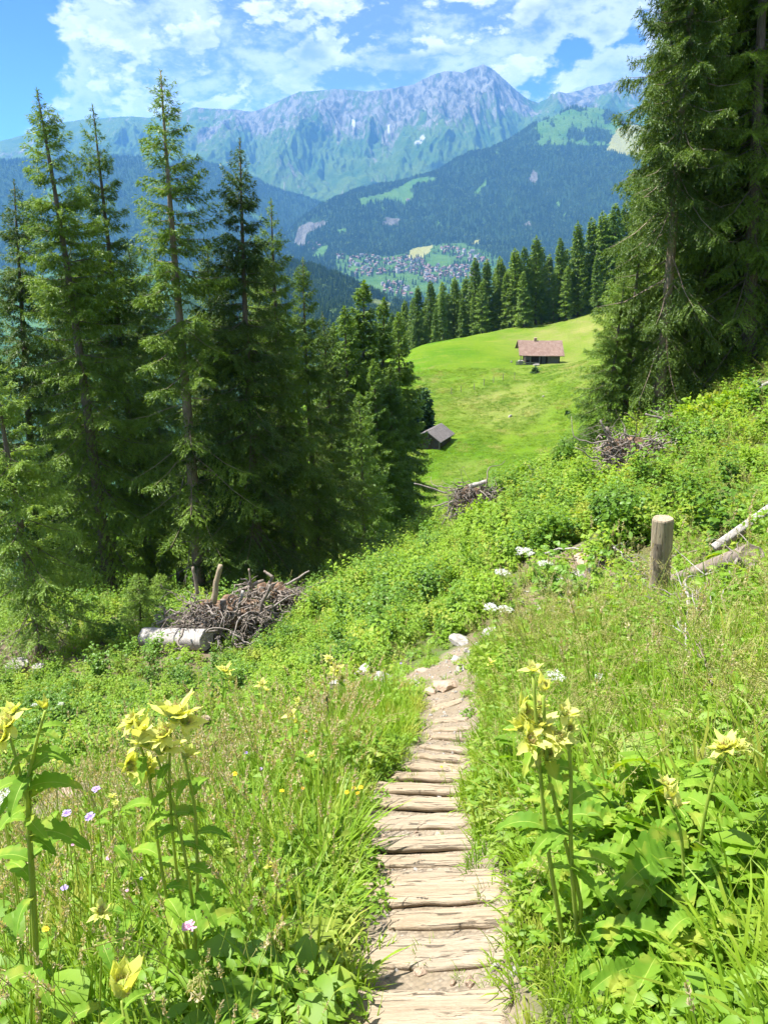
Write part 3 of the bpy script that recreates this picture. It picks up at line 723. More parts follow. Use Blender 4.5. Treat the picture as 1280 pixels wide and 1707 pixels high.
GL = 'tall spruces of the left stand'
left = [
 ('spruce_tree', 188, 1000, 27, 62, 150, SPR[0], 'tall spruce leaning left with a dark bare trunk, second tallest top of the left stand', 1.05),
 ('spruce_tree', 258, 985, 30, 155, 176, SPR[1], 'slim spruce with a narrow thin top between the two tallest spruces of the left stand', .85),
 ('spruce_tree', 330, 972, 27, 268, 118, SPR[3], 'tallest spruce of the left stand with an open crown and a pale bare trunk', 1.05),
 ('spruce_tree', 435, 962, 27.5, 400, 232, SPR[2], 'spruce with a pointed top right of the tallest one in the left stand', .95),
 ('spruce_tree', 492, 962, 30, 452, 332, SPR[1], 'spruce whose top stands just right of and below the pointed one in the left stand', .9),
 ('spruce_tree', 532, 955, 32, 505, 430, SPR[0], 'shorter spruce forming the right edge of the left stand above the root plates', .9),
 ('spruce_tree', 560, 938, 36, 537, 520, SPR[2], 'low spruce furthest right at the back of the left stand', .95),
 ('spruce_tree', 68, 1078, 17.3, -12, 600, SPR[4], 'small spruce with a slanting bare lower trunk at the left edge beside the brown litter', 1.0),
 ('spruce_tree', 60, 985, 31, 24, 300, SPR[2], 'spruce behind the leaning one close to the left edge', .95),
 ('spruce_tree', -50, 990, 27, -70, 280, SPR[1], 'spruce mostly cut off by the left edge of the photo', 1.0),
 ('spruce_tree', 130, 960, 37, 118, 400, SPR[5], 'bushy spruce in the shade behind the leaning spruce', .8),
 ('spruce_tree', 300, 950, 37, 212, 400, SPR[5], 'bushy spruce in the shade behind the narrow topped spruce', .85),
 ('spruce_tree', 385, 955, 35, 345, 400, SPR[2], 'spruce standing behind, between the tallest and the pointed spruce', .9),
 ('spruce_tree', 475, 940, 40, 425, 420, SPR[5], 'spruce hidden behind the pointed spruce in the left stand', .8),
]
for k_, bx, by, Y, tx, ty, pr, lab, wd in left:
    o = tree_px(k_, bx, by, Y, tx, ty, pr, lab, GL, wd)
    if pr is SPR[3]:                               # grey dead limbs low on the pale trunk
        rs = np.random.RandomState(5)
        for i in range(11):
            z = 1.0 + i * .55; az = -1.2 + rs.rand() * 3.6 - 1.3; l = 1.3 + rs.rand() * 1.5
            s = np.linspace(0, 1, 9); b = Bag()
            main = np.c_[np.cos(az) * l * s, np.sin(az) * l * s, z - 1.1 * l * s ** 1.7 * .7 + .3 * l * s ** 4 + .05 * np.sin(s * 9 + i)]
            b.tube(main, .026 * (1 - s) + .007, 5)
            for j in range(7):
                t0 = .3 + .65 * rs.rand(); p0 = np.array([np.interp(t0, s, main[:, c]) for c in range(3)]); dd = np.array([np.cos(az + rs.randn()), np.sin(az + rs.randn()), -.8 + .5 * rs.randn()]) * (.3 + .4 * rs.rand())
                ss = np.linspace(0, 1, 5)[:, None]; b.tube(p0 + dd * ss + np.array([0, 0, .12]) * ss ** 3, .010 * (1 - ss[:, 0]) + .004, 3)
            link('dead_branch', b.mesh('dead_branch', [M['twig']], True), o)
tree_px('young_spruce', 232, 1040, 18.2, 232, 962, YOUNG, 'small bushy young spruce left of the grey log', None, 1.0)
tree_px('young_spruce', 268, 1000, 20.5, 268, 960, YOUNG, 'very small young spruce behind the root plates', None, 1.0)

GM = 'spruces at the foot of the pasture'
for k_, bx, by, Y, tx, ty, pr, lab, wd in [
 ('spruce_tree', 610, 880, 63, 607, 470, MIDS[0], 'tall dark spruce with the highest top in the middle clump by the pasture', 1.25),
 ('spruce_tree', 578, 890, 60, 574, 512, MIDS[1], 'dark spruce at the left side of the middle clump', 1.2),
 ('spruce_tree', 641, 850, 66, 640, 498, MIDS[0], 'dark spruce right of the highest one in the middle clump', 1.1),
 ('spruce_tree', 664, 820, 68, 663, 522, MIDS[1], 'dark spruce at the right side of the middle clump nearest the small shed', 1.05),
 ('spruce_tree', 608, 893, 50, 598, 655, MIDS[2], 'small light green spruce in front of the middle clump', 1.0),
 ('spruce_tree', 555, 900, 62, 556, 540, MIDS[1], 'spruce peeking out left behind the middle clump', 1.0),
 ('spruce_tree', 632, 830, 58, 622, 600, MIDS[1], 'lower dark spruce inside the middle clump', 1.1),
 ('spruce_tree', 652, 800, 60, 650, 610, MIDS[0], 'lower dark spruce at the pasture side of the middle clump', 1.1)]:
    tree_px(k_, bx, by, Y, tx, ty, pr, lab, GM, wd)

GC = 'spruces along the crest of the pasture'
rs = random.Random(3)
tops = [(560, 560), (600, 535), (640, 512), (680, 488), (697, 476), (715, 468), (740, 466), (762, 460), (790, 432), (830, 428), (855, 416), (873, 408), (893, 393), (925, 402), (945, 385), (962, 370), (1000, 350), (1030, 335), (1100, 310)]
bases = [(560, 610), (640, 596), (700, 592), (735, 583), (790, 556), (850, 548), (885, 543), (920, 533), (960, 522), (1010, 512), (1100, 500)]
tY = lambda px, T: float(np.interp(px, [a for a, b in T], [b for a, b in T]))
ct = []
for (px, ty) in ((697, 476), (716, 468), (737, 470), (757, 462), (792, 430), (811, 432), (832, 427), (857, 414), (874, 412), (893, 393), (933, 397), (962, 369), (985, 362), (1003, 352), (1025, 340)):
    ct.append((px, ty, 0))
px = 642
while px < 1090:
    ct.append((px, tY(px, tops) + rs.uniform(8, 34), 1)); px += rs.uniform(8, 15)
px = 690
while px < 1000:
    ct.append((px, tY(px, tops) + rs.uniform(30, 75), 2)); px += rs.uniform(16, 30)
for i, (px, ty, row) in enumerate(ct):
    by = tY(px, bases); Y = {0: 184, 1: 192, 2: 180}[row] + rs.uniform(-3, 4)
    if px < 735: Y -= (735 - px) * .15
    near_edge = {0: 'tall dark spruce standing on the crest behind the pasture', 1: 'dark spruce in the back rows behind the crest of the pasture', 2: 'lower spruce at the front edge of the crest wood'}[row]
    tree_px('spruce_tree', px + rs.uniform(-2, 2), by, Y, px, ty, CRST[0 if row == 0 and i % 2 else (i % 3)], near_edge, GC + {0: ', tall ones', 1: ', back rows', 2: ', low front ones'}[row], rs.uniform(.95, 1.25))
tree_px('spruce_tree', 738, 583, 172, 737, 484, CRST[1], 'lone spruce before the crest wood at the upper left corner of the pasture', None, .95)
tree_px('spruce_tree', 724, 585, 170, 726, 512, CRST[0], 'short spruce touching the lone one at the upper left corner of the pasture', None, 1.0)

GR = 'big spruces of the right stand'
for k_, bx, by, Y, tx, ty, pr, lab, wd in [
 ('spruce_tree', 1098, 682, 24, 1200, -500, SPR[6], 'big spruce with a thick pale brown trunk, leaning right, in the right stand', .74),
 ('spruce_tree', 1212, 650, 27, 1290, -420, SPR[1], 'tall dark spruce with a slanting trunk near the right edge', 1.1),
 ('spruce_tree', 1240, 660, 24, 1285, -520, SPR[0], 'spruce with an open crown near the right edge of the photo', 1.0),
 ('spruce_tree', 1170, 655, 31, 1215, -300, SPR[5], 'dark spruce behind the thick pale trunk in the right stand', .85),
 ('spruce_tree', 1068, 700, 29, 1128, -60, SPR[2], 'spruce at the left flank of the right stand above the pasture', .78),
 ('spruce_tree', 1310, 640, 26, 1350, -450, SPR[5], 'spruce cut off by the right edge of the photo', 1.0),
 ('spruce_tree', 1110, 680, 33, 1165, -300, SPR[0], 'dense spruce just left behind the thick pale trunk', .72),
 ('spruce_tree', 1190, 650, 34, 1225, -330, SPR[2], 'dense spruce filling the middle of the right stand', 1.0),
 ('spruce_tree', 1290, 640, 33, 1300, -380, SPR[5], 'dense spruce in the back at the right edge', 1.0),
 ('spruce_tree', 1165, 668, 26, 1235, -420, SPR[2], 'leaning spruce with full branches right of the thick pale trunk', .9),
 ('spruce_tree', 1140, 660, 35, 1175, -220, SPR[0], 'spruce deep inside the right stand', .85),
 ('spruce_tree', 1255, 630, 36, 1265, -150, SPR[2], 'spruce at the back of the right stand', 1.1),
 ('spruce_tree', 1010, 742, 24, 1040, 470, SPR[4], 'small spruce with branches down to the ground at the left foot of the right stand', 1.0),
 ('spruce_tree', 1040, 720, 24.5, 1070, 380, SPR[4], 'small spruce under the left flank of the right stand', 1.0)]:
    tree_px(k_, bx, by, Y, tx, ty, pr, lab, GR, wd)

# ------------------------------------------------------------------ far woods
def far_conifer(name, seed, tiers=5, sides=7, r=.17):
    rs = np.random.RandomState(seed); b = Bag()
    for k in range(tiers):
        z0 = k / tiers * .9 - .02; z1 = min(1.0, z0 + 1.5 / tiers); rad = r * (1 - z0) ** .85 + .012
        th = np.arange(sides * 2) * np.pi / sides + rs.rand() * 3
        rr = rad * np.where(np.arange(sides * 2) % 2, .55, 1.0) * (.8 + .4 * rs.rand(sides * 2))
        v = np.c_[np.cos(th) * rr, np.sin(th) * rr, np.full(sides * 2, z0) + rs.rand(sides * 2) * .05]
        v = np.r_[v, [[0, 0, z1]]]; i = np.arange(sides * 2)
        b.add(v, np.stack([i, (i + 1) % (sides * 2), np.full(sides * 2, sides * 2)], 1))
    return b.mesh(name, [M['needles_far']])
def blob_tree(name, seed, mt, n=90, leaf=.22, hh=1.0, ww=.5, trunk=True):
    rs = np.random.RandomState(seed); b = Bag()
    c = rs.randn(n, 3); c = unit(c) * (rs.rand(n, 1) ** .35); lob = 1 + .25 * np.sin(c[:, :1] * 5 + seed) * np.cos(c[:, 1:2] * 4)
    p = c * lob * np.array([ww, ww, hh * .45]) + np.array([0, 0, hh * .52]); d = unit(rs.randn(n, 3) + c)
    v, f = diamonds(p, d, unit(np.cross(d, rs.randn(n, 3))), np.full(n, leaf), np.full(n, leaf * .8)); b.add(v, f)
    return b.mesh(name, [mt])
far_col = hidden_collection('far_tree', [far_conifer('far_conifer_%d' % i, 40 + i, r=.15 + .02 * i) for i in range(4)] + [blob_tree('far_broadleaf_%d' % i, 50 + i, M['broad_far']) for i in range(2)])
def forest(name, Hf, px0, px1, Y0, Y1, n, keep, label, hmin=15, hmax=27, broad=.06, seed=1):
    rs = np.random.RandomState(seed)
    Y = np.sqrt(Y0 ** 2 + (Y1 ** 2 - Y0 ** 2) * rs.rand(n)); a = (px0 + (px1 - px0) * rs.rand(n) - CX) / F / CP; X = a * Y; Z = Hf(X, Y)
    k = keep(X, Y, Z, rs); X, Y, Z = X[k], Y[k], Z[k]; n = len(X)
    hgt = hmin + (hmax - hmin) * rs.rand(n) ** 1.3; br = rs.rand(n) < broad + .18 * (fbm(X / 200, Y / 200, 2) > .28)
    hgt = np.where(br, hgt * .6, hgt)
    sw = hgt * (.9 + .5 * rs.rand(n)); idx = np.where(br, 4 + rs.randint(0, 2, n), rs.randint(0, 4, n))
    scatter(name, np.c_[X, Y, Z - 1], np.c_[np.zeros((n, 2)), rs.rand(n) * 6.28], np.c_[sw, sw, hgt], idx, far_col, label)
    return n
def keep_d(X, Y, Z, rs):
    cl, hay, cliff, tw, alp, gully = d_masks(X, Y, Z); px, py = proj(X, Y, Z)
    r = rs.rand(len(X)); n = fbm(X / 90, Y / 90, 3)
    return ~cl & ~cliff & ~(alp & (r > .04)) & ~(gully & (r > .12)) & ~(tw & ((r > .10) & (n < .22) | (r > .5))) & (n > -.55) & (py < 560)
forest('mountain_forest', H_d, 455, 1290, 2500, 5900, 62000, keep_d, 'dense blue green spruce forest on the mountain above the village', seed=2)
def keep_c(X, Y, Z, rs):
    at = c_attr(X, Y, Z); return (at['forest'] > .5) | (rs.rand(len(X)) < .02)
forest('ridge_forest', H_c, -60, 620, 2400, 6700, 26000, keep_c, 'dark spruce forest on the lower ridge at the left', seed=3, hmin=16, hmax=28)
def keep_e(X, Y, Z, rs):
    return e_attr(X, Y, Z)['forest'] > .5
forest('spur_forest', H_e, 380, 760, 900, 2000, 7000, keep_e, 'spruce forest on the wooded spur below the pasture', seed=4, hmin=15, hmax=25, broad=.01)
# ------------------------------------------------------------------ vegetation close by
M['grass'] = leaf_mat('grass_blades', (.125, .250, .014), (.270, .400, .030), .50, .5, (.33, .36, .06), .9, (1.3, 1.25, .5), .35)
M['grass_dry'] = leaf_mat('dry_grass', (.26, .28, .07), (.44, .40, .18), .40, .6, nscale=1)
M['herb'] = leaf_mat('herb_leaves', (.110, .225, .016), (.230, .370, .030), .48, .55, (.27, .35, .05), 1.2, (1.4, 1.35, .4), .4)
M['shrub'] = leaf_mat('shrub_leaves', (.140, .265, .016), (.280, .420, .036), .50, .55, (.33, .38, .05), .8, (1.35, 1.3, .4), .35)
M['shrubdark'] = leaf_mat('dark_shrub_leaves', (.070, .155, .018), (.140, .260, .028), .35, .42, nscale=.8)
M['thleaf'] = leaf_mat('thistle_leaves', (.115, .245, .022), (.230, .370, .034), .48, .66, (.30, .36, .05), 5.0, (1.35, 1.3, .35), .18)
M['bract'] = leaf_mat('pale_yellow_bracts', (.58, .62, .13), (.74, .74, .28), .5, .5, nscale=6, tcol=(1.15, 1.1, .5))
M['floret'] = leaf_mat('thistle_florets', (.52, .50, .20), (.36, .26, .12), .2, .7, nscale=20)
M['stem'] = leaf_mat('green_stem', (.26, .36, .05), (.36, .44, .09), .35, .5, nscale=4)
M['seed'] = leaf_mat('brown_seed_heads', (.36, .29, .17), (.58, .50, .32), .4, .8, nscale=2)
M['white'] = leaf_mat('white_petals', (.75, .76, .68), (.85, .85, .82), .3, .6, tcol=(1, 1, .9))
M['purple'] = leaf_mat('purple_petals', (.34, .24, .60), (.52, .40, .76), .3, .6, tcol=(1, 1, 1))
M['pink'] = leaf_mat('pink_petals', (.65, .30, .45), (.75, .45, .55), .3, .6, tcol=(1, 1, 1))
M['yellow'] = leaf_mat('orange_yellow_petals', (.80, .45, .02), (.85, .60, .03), .3, .6, tcol=(1, 1, .6))

def strips(base, d0, n_up, L, W, bend, prof, fold=0.0, side=None):
    """n leaves as bent strips. prof: list of (t, half width) rows; three columns when folded"""
    n = len(base); t = np.array([p[0] for p in prof]); wd = np.array([p[1] for p in prof]); k = len(t)
    if side is None: side = unit(np.cross(d0, n_up))
    nrm = unit(np.cross(side, d0))
    ctr = base[:, None] + d0[:, None] * (L[:, None] * t)[..., None] - np.array([0, 0, 1.0]) * ((bend * L)[:, None] * t ** 2)[..., None]
    hw = (W[:, None] * wd)[..., None]
    if fold:
        v = np.stack([ctr - side[:, None] * hw + nrm[:, None] * hw * fold, ctr, ctr + side[:, None] * hw + nrm[:, None] * hw * fold], 2); cols = 3
    else:
        v = np.stack([ctr - side[:, None] * hw, ctr + side[:, None] * hw], 2); cols = 2
    v = v.reshape(-1, 3); f = []
    b = np.arange(n) * k * cols
    for r in range(k - 1):
        for c in range(cols - 1):
            i = b + r * cols + c; f.append(np.stack([i, i + 1, i + 1 + cols, i + cols], 1))
    return v, np.concatenate(f)
BLADE = [(0, .55), (.35, 1), (.7, .7), (1, .05)]
OVATE = [(0, .12), (.22, .85), (.5, 1), (.78, .6), (1, .03)]
LANCE = [(0, .1), (.3, .8), (.6, .9), (1, .03)]
def lobed(n=9, seed=0):
    rs = np.random.RandomState(seed); p = [(0, .06)]
    for i in range(n):
        t = (i + .6) / (n + .6); env = math.sin(math.pi * min(1, (t * .88 + .10))) ** .7
        p += [(t - .30 / n, env * (.60 + .12 * rs.rand())), (t + .15 / n, env * (.92 + .15 * rs.rand()))]
    return p + [(1, .02)]
def grass_clump(name, seed, n, h, w, spread, lean, mats, heads=0, dry=0.15):
    rs = np.random.RandomState(seed); b = Bag()
    az = rs.rand(n) * 6.28; r = spread * np.sqrt(rs.rand(n)); base = np.c_[np.cos(az) * r, np.sin(az) * r, np.full(n, -.04)]
    az2 = az + rs.randn(n) * .9; ln = lean * (.3 + rs.rand(n)); d = unit(np.c_[np.cos(az2) * ln, np.sin(az2) * ln, np.ones(n)])
    L = h * (.5 + .6 * rs.rand(n)); v, f = strips(base, d, np.array([[0, 0, 1.0]]), L, w * (.6 + .7 * rs.rand(n)), .25 + .5 * rs.rand(n), BLADE, side=unit(np.c_[-np.sin(az2), np.cos(az2), rs.randn(n) * .2]))
    nd = int(n * dry) * 3; b.add(v, f, 0)
    for i in range(heads):
        a = rs.rand() * 6.28; q0 = np.array([math.cos(a) * spread * .6, math.sin(a) * spread * .6, 0]); hh = h * (1.15 + .55 * rs.rand()); ln = .10 + .25 * rs.rand(); a += rs.randn() * .5
        s = np.linspace(0, 1, 6)[:, None]; dr = np.array([math.cos(a), math.sin(a), 0])
        pts = q0 + np.array([0, 0, hh]) * s + dr * ln * s ** 2 * hh
        b.tube(pts, .0014, 3, 1, False)
        m = 34; tt = rs.rand(m); hl = .05 + .05 * rs.rand(); tip = pts[-1]; back = unit(pts[-1] - pts[-2])
        rad = .006 * np.sin(np.pi * np.clip(tt, .05, .95)) + .002
        q = tip - back * hl * tt[:, None] + unit(rs.randn(m, 3)) * rad[:, None]
        dd = unit(back + rs.randn(m, 3) * .5); v, f = diamonds(q, dd, unit(np.cross(dd, rs.randn(m, 3))), np.full(m, .013), np.full(m, .006)); b.add(v, f, 2)
    return b.mesh(name, mats, True)
def feather_clump(name, seed, n, h, mats):
    """airy flowering grass: thin stalks with loose drooping panicles"""
    rs = np.random.RandomState(seed); b = Bag()
    for i in range(n):
        a = rs.rand() * 6.28; q0 = np.array([math.cos(a) * .06, math.sin(a) * .06, 0]); hh = h * (.7 + .5 * rs.rand()); ln = .15 + .35 * rs.rand(); s = np.linspace(0, 1, 7)[:, None]
        dr = np.array([math.cos(a), math.sin(a), 0]); pts = q0 + np.array([0, 0, hh]) * s + dr * ln * s ** 2.2 * hh - np.array([0, 0, .15 * hh]) * s ** 5
        b.tube(pts, .0012, 3, 0, False)
        m = 60; t = .68 + .32 * rs.rand(m); q = np.c_[[np.interp(t, s[:, 0], pts[:, c]) for c in range(3)]].T + rs.randn(m, 3) * (.022 * (1.1 - t) * 2.2)[:, None]
        dd = unit(rs.randn(m, 3) * .6 + np.array([0, 0, -.2]) + dr * .5); v, f = diamonds(q, dd, unit(np.cross(dd, rs.randn(m, 3))), np.full(m, .014), np.full(m, .0035)); b.add(v, f, 1)
    return b.mesh(name, mats, True)
def herb(name, seed, n, h, leaf, wr, mt, prof=OVATE, upright=.6):
    rs = np.random.RandomState(seed); b = Bag()
    az = rs.rand(n) * 6.28; hh = h * rs.rand(n) ** .7; r = (.02 + .5 * h * rs.rand(n)); base = np.c_[np.cos(az) * r, np.sin(az) * r, hh]
    az2 = az + rs.randn(n) * .6; el = upright * (rs.rand(n) - .15); d = unit(np.c_[np.cos(az2), np.sin(az2), el]); L = leaf * (.55 + .7 * rs.rand(n))
    up = unit(np.c_[rs.randn(n, 2) * .35, np.ones(n)])
    v, f = strips(base, d, up, L, L * wr, .25 + .35 * rs.rand(n), prof, .25); b.add(v, f, 0)
    for i in range(0, n, 2):
        p = np.array([base[i] * np.array([.25, .25, 0]), base[i] * np.array([.6, .6, .55]), base[i]]); b.tube(p, .0022, 3, 1, False)
    return b.mesh(name, [mt, M['stem']], True)
def shrub(name, seed, nst, h, leaf, mt, lv=16, prof=OVATE, spread=.5, wr=.36):
    """upright canes carrying leaves in threes"""
    rs = np.random.RandomState(seed); b = Bag(); B_, D_, L_ = [], [], []
    for i in range(nst):
        a = rs.rand() * 6.28; l = h * (.6 + .5 * rs.rand()); ln = spread * rs.rand(); s = np.linspace(0, 1, 6)[:, None]; dr = np.array([math.cos(a), math.sin(a), 0])
        pts = dr * .1 * rs.rand() + np.array([0, 0, l]) * s ** .9 + dr * ln * l * s ** 1.6; b.tube(pts, .0045 * (1.2 - s[:, 0]), 4, 1, False)
        for k in range(lv):
            t = .22 + .78 * (k + rs.rand() * .6) / lv; p = np.array([np.interp(t, s[:, 0], pts[:, c]) for c in range(3)]); az = k * 2.4 + rs.randn() * .4
            out_ = np.array([math.cos(az), math.sin(az), .35 * rs.randn() + .15]); pet = leaf * (.6 + .5 * rs.rand()); q = p + out_ * pet
            for da in (-.95, 0, .95):
                ca, sa = math.cos(da), math.sin(da); dd = np.array([out_[0] * ca - out_[1] * sa, out_[0] * sa + out_[1] * ca, out_[2] * .5 - .1 + .15 * rs.randn()])
                B_.append(q); D_.append(dd); L_.append(leaf * (1.15 if da == 0 else .9) * (.75 + .4 * rs.rand()) * (1.15 - .4 * t))
    B_, D_, L_ = np.array(B_), unit(np.array(D_)), np.array(L_); n = len(B_)
    v, f = strips(B_, D_, unit(np.c_[rs.randn(n, 2) * .4, np.ones(n)]), L_, L_ * wr, .2 + .3 * rs.rand(n), prof, .2); b.add(v, f, 0)
    return b.mesh(name, [mt, M['stem']], True)
def lobed_leaf(b, base, d, up, L, W, bend, seed, nl=7, depth=.52, mi=0, ri=1):
    """one toothed and lobed leaf with a raised rib, drooping along its length"""
    rs = np.random.RandomState(seed); k = nl * 4 + 1; t = np.linspace(0, 1, k); env = np.sin(np.pi * np.clip(t * .90 + .08, 0, 1)) ** .75 * (1 - .25 * t)
    ph = t * nl; lobe = 1 - depth * (np.abs(((ph + .35) % 1) - .5) * 2) ** 1.5 * (1 + .4 * rs.randn(k) * .3); ser = 1 + .06 * (np.arange(k) % 2)
    hw = W * env * lobe * ser + W * .03; side = unit(np.cross(d, up)); nrm = unit(np.cross(side, d)); roll = .25 * rs.randn(); side = side * math.cos(roll) + nrm * math.sin(roll)
    ctr = base + d * (L * t)[:, None] - np.array([0, 0, 1.0]) * (bend * L * t ** 2)[:, None] + side * (.10 * L * rs.randn() * t ** 2)[:, None]
    cols = [-1, -.55, -.035, .035, .55, 1]; rows = []
    for c in cols:
        lift = .28 * abs(c) * hw + .05 * W * np.sin(ph * 6.283 + (c > 0) * 1.2 + rs.rand()) * abs(c) + .055 * W * rs.randn(k) * abs(c); shift = -.10 * W * abs(c) ** 2 * np.cos(ph * 6.283)
        rows.append(ctr + side * (c * hw)[:, None] + nrm * lift[:, None] + d * (shift + .18 * W * abs(c))[:, None])
    v = np.stack(rows, 1).reshape(-1, 3); i = (np.arange(k - 1) * 6)[:, None] + np.arange(5)[None]; q = np.stack([i, i + 1, i + 7, i + 6], 2)
    b.add(v, np.concatenate([q[:, [0, 1, 3, 4]].reshape(-1, 4)]), mi); n0 = b.n - len(v); b.q.append(q[:, 2] + n0); b.qm.append(np.full(k - 1, ri))
def big_leaves(name, seed, n, leaf, mt, h=.25):
    rs = np.random.RandomState(seed); b = Bag()
    for i in range(n):
        a = i * 2.4 + rs.rand(); d = unit(np.array([math.cos(a), math.sin(a), .35 + .7 * rs.rand()])); L = leaf * (.6 + .5 * rs.rand())
        lobed_leaf(b, np.array([math.cos(a) * .03, math.sin(a) * .03, h * rs.rand()]), d, unit(np.r_[rs.randn(2) * .25, 1]), L, L * .24, .5 + .5 * rs.rand(), seed * 50 + i)
    return b.mesh(name, [mt, M['stem']], True)
def floret_plant(name, seed, h, mt, n=3, size=.012):
    rs = np.random.RandomState(seed); b = Bag()
    for i in range(n):
        a = rs.rand() * 6.28; s = np.linspace(0, 1, 4)[:, None]; pts = np.array([0, 0, h * (.6 + .5 * rs.rand())]) * s + np.array([math.cos(a), math.sin(a), 0]) * .25 * h * s ** 1.5; b.tube(pts, .001, 3, 1, False)
        k = 14; d = unit(np.c_[np.cos(np.arange(k) * .45), np.sin(np.arange(k) * .45), .3 * rs.randn(k) + .3]); v, f = diamonds(np.repeat(pts[-1:], k, 0), d, unit(np.cross(d, np.array([[0, 0, 1.0]]))), np.full(k, size), np.full(k, size * .5)); b.add(v, f, 0)
    return b.mesh(name, [mt, M['stem']], True)
def cull(X, Y, Z, m=70):
    px, py = proj(X, np.maximum(Y, .05), Z); return px, py
col_near = hidden_collection('near_plant', [
  grass_clump('g0', 1, 44, .32, .0042, .10, .5, [M['grass'], M['stem'], M['seed']]),
  grass_clump('g1', 2, 40, .46, .0046, .10, .45, [M['grass'], M['stem'], M['seed']]),
  grass_clump('g2', 3, 50, .26, .0038, .12, .8, [M['grass'], M['stem'], M['seed']]),
  grass_clump('g3', 4, 22, .40, .0030, .10, .6, [M['grass_dry'], M['stem'], M['seed']]),
  grass_clump('g4', 5, 26, .48, .0040, .08, .4, [M['grass'], M['stem'], M['seed']], heads=4),
  feather_clump('g5', 6, 7, .66, [M['grass_dry'], M['grass_dry']]),
  herb('g6', 7, 34, .16, .055, .30, M['herb']), herb('g7', 8, 40, .26, .065, .20, M['herb'], LANCE), herb('g8', 9, 44, .14, .038, .40, M['herb']),
  big_leaves('g9_a', 10, 12, .22, M['thleaf'], .26), big_leaves('g9_b', 11, 12, .16, M['thleaf'], .34),
  grass_clump('g11', 12, 34, .62, .0065, .10, .55, [M['grass'], M['stem'], M['seed']], heads=1),
  herb('g12', 13, 14, .22, .15, .30, M['herb'], OVATE, .9),
  ])
# names sort alphabetically: near_plant_00 ...
col_slope = hidden_collection('slope_plant', [
  shrub('s0', 20, 6, .55, .060, M['shrub'], 13), shrub('s1', 21, 7, .75, .065, M['shrub'], 15), shrub('s2', 22, 5, .40, .060, M['shrub'], 10, spread=.9),
  shrub('s3', 23, 7, .60, .055, M['herb'], 13, LANCE), shrub('s4', 24, 9, .85, .075, M['shrubdark'], 15),
  grass_clump('s5', 25, 46, .40, .0055, .16, .6, [M['grass'], M['stem'], M['seed']]), grass_clump('s6', 26, 40, .42, .0050, .15, .6, [M['grass_dry'], M['stem'], M['seed']]),
  feather_clump('s7', 27, 8, .65, [M['grass_dry'], M['grass_dry']]), herb('s8', 28, 30, .16, .10, .36, M['herb'])])

def sample(n, Y0, Y1, seed, amax=.78, pad=.55):
    rs = np.random.RandomState(seed); Y = np.sqrt(Y0 ** 2 + (Y1 ** 2 - Y0 ** 2) * rs.rand(n)); X = (rs.rand(n) * 2 - 1) * (amax * Y + pad)
    return X, Y, rs
def rots(n, rs, tilt=.12): return np.c_[rs.randn(n, 2) * tilt, rs.rand(n) * 6.28]
def pick(rs, w):
    """one index per row of weights"""
    c = np.cumsum(w / w.sum(1, keepdims=True), 1); return (rs.rand(len(w))[:, None] > c).sum(1)
# ---- foreground, up to seven metres
X, Y, rs = sample(52000, .25, 7.5, 101, 1.15, 2.4)
Z = H(X, Y); px, py = cull(X, Y, Z); pd = path_d(X, Y)
right_leaf = np.exp(-((px - 1060) / 230) ** 2 - ((py - 1560) / 150) ** 4) * (px > 800) * (py > 1330)
tallg = sstep(py, 1000, 1150) * (1 - sstep(py, 1330, 1420)) * (px > 780)
pn1 = fbm(X / .8, Y / .8, 3)
tuft = np.exp(-((px - 650) / 90) ** 2 - ((py - 1220) / 80) ** 2)
w_ = np.stack([3.0 + 0 * X, 3.2 + 1.5 * tallg + 14 * tuft, 2.0 + 3 * tuft, .14 + .8 * tallg + .15 * (pn1 > .1), .9 * (px < 620) * (py > 1200) + .05, .04 + .55 * tallg,
   1.0 + 1.2 * (pn1 < 0) * (py > 1350), .9 + .6 * (pn1 > .1), .9 + 0 * X, .02 + 3 * right_leaf + .10 * (px < 260) * (py > 1500), .02 + 4.5 * right_leaf + .10 * (px < 560) * (py > 1450),
   .12 + 1.1 * (py > 1380) * (px < 640) + .8 * (py > 1380) * (px > 1000) + .3 * tallg, .05 + .30 * (py > 1400) * (pn1 > 0)], 1)
idx = pick(rs, w_)
keep = (pd > np.where(idx >= 9, .15, .035)) & (rs.rand(len(X)) > .92 * bare(px, py)) 
keep &= ~((idx >= 9) & (idx <= 10) & (rs.rand(len(X)) > .62)) & ~((idx == 4) & (rs.rand(len(X)) > .8))
s = (.75 + .5 * rs.rand(len(X))) * (1 + .25 * pn1); edge = sstep(pd, 0, .35); s *= (.55 + .45 * edge)
s *= np.where(Y < 1.6, .8, 1.0)
k = keep; scatter('meadow_grass_and_herbs', np.c_[X, Y, Z][k], rots(k.sum(), rs), (s[:, None] * np.ones(3))[k], idx[k], col_near, 'lush grass and leafy herbs on both sides of the timber steps')
# ---- small tufts creeping onto the path
X, Y, rs = sample(2600, .8, 9, 102, .35); Z = H(X, Y); pd = path_d(X, Y); k = (pd < .06) & (pd > -.30) & (rs.rand(len(X)) < np.clip(1.1 + pd * 5.0, .12, 1)); idx = rs.choice([0, 2, 8, 2, 6], len(X)); s = .22 + .28 * rs.rand(len(X)) + .25 * sstep(pd, -.15, .05)
scatter('path_edge_tufts', np.c_[X, Y, Z][k], rots(k.sum(), rs), (s[:, None] * np.ones(3))[k], idx[k], col_near, 'small grass tufts growing between and beside the timber steps')
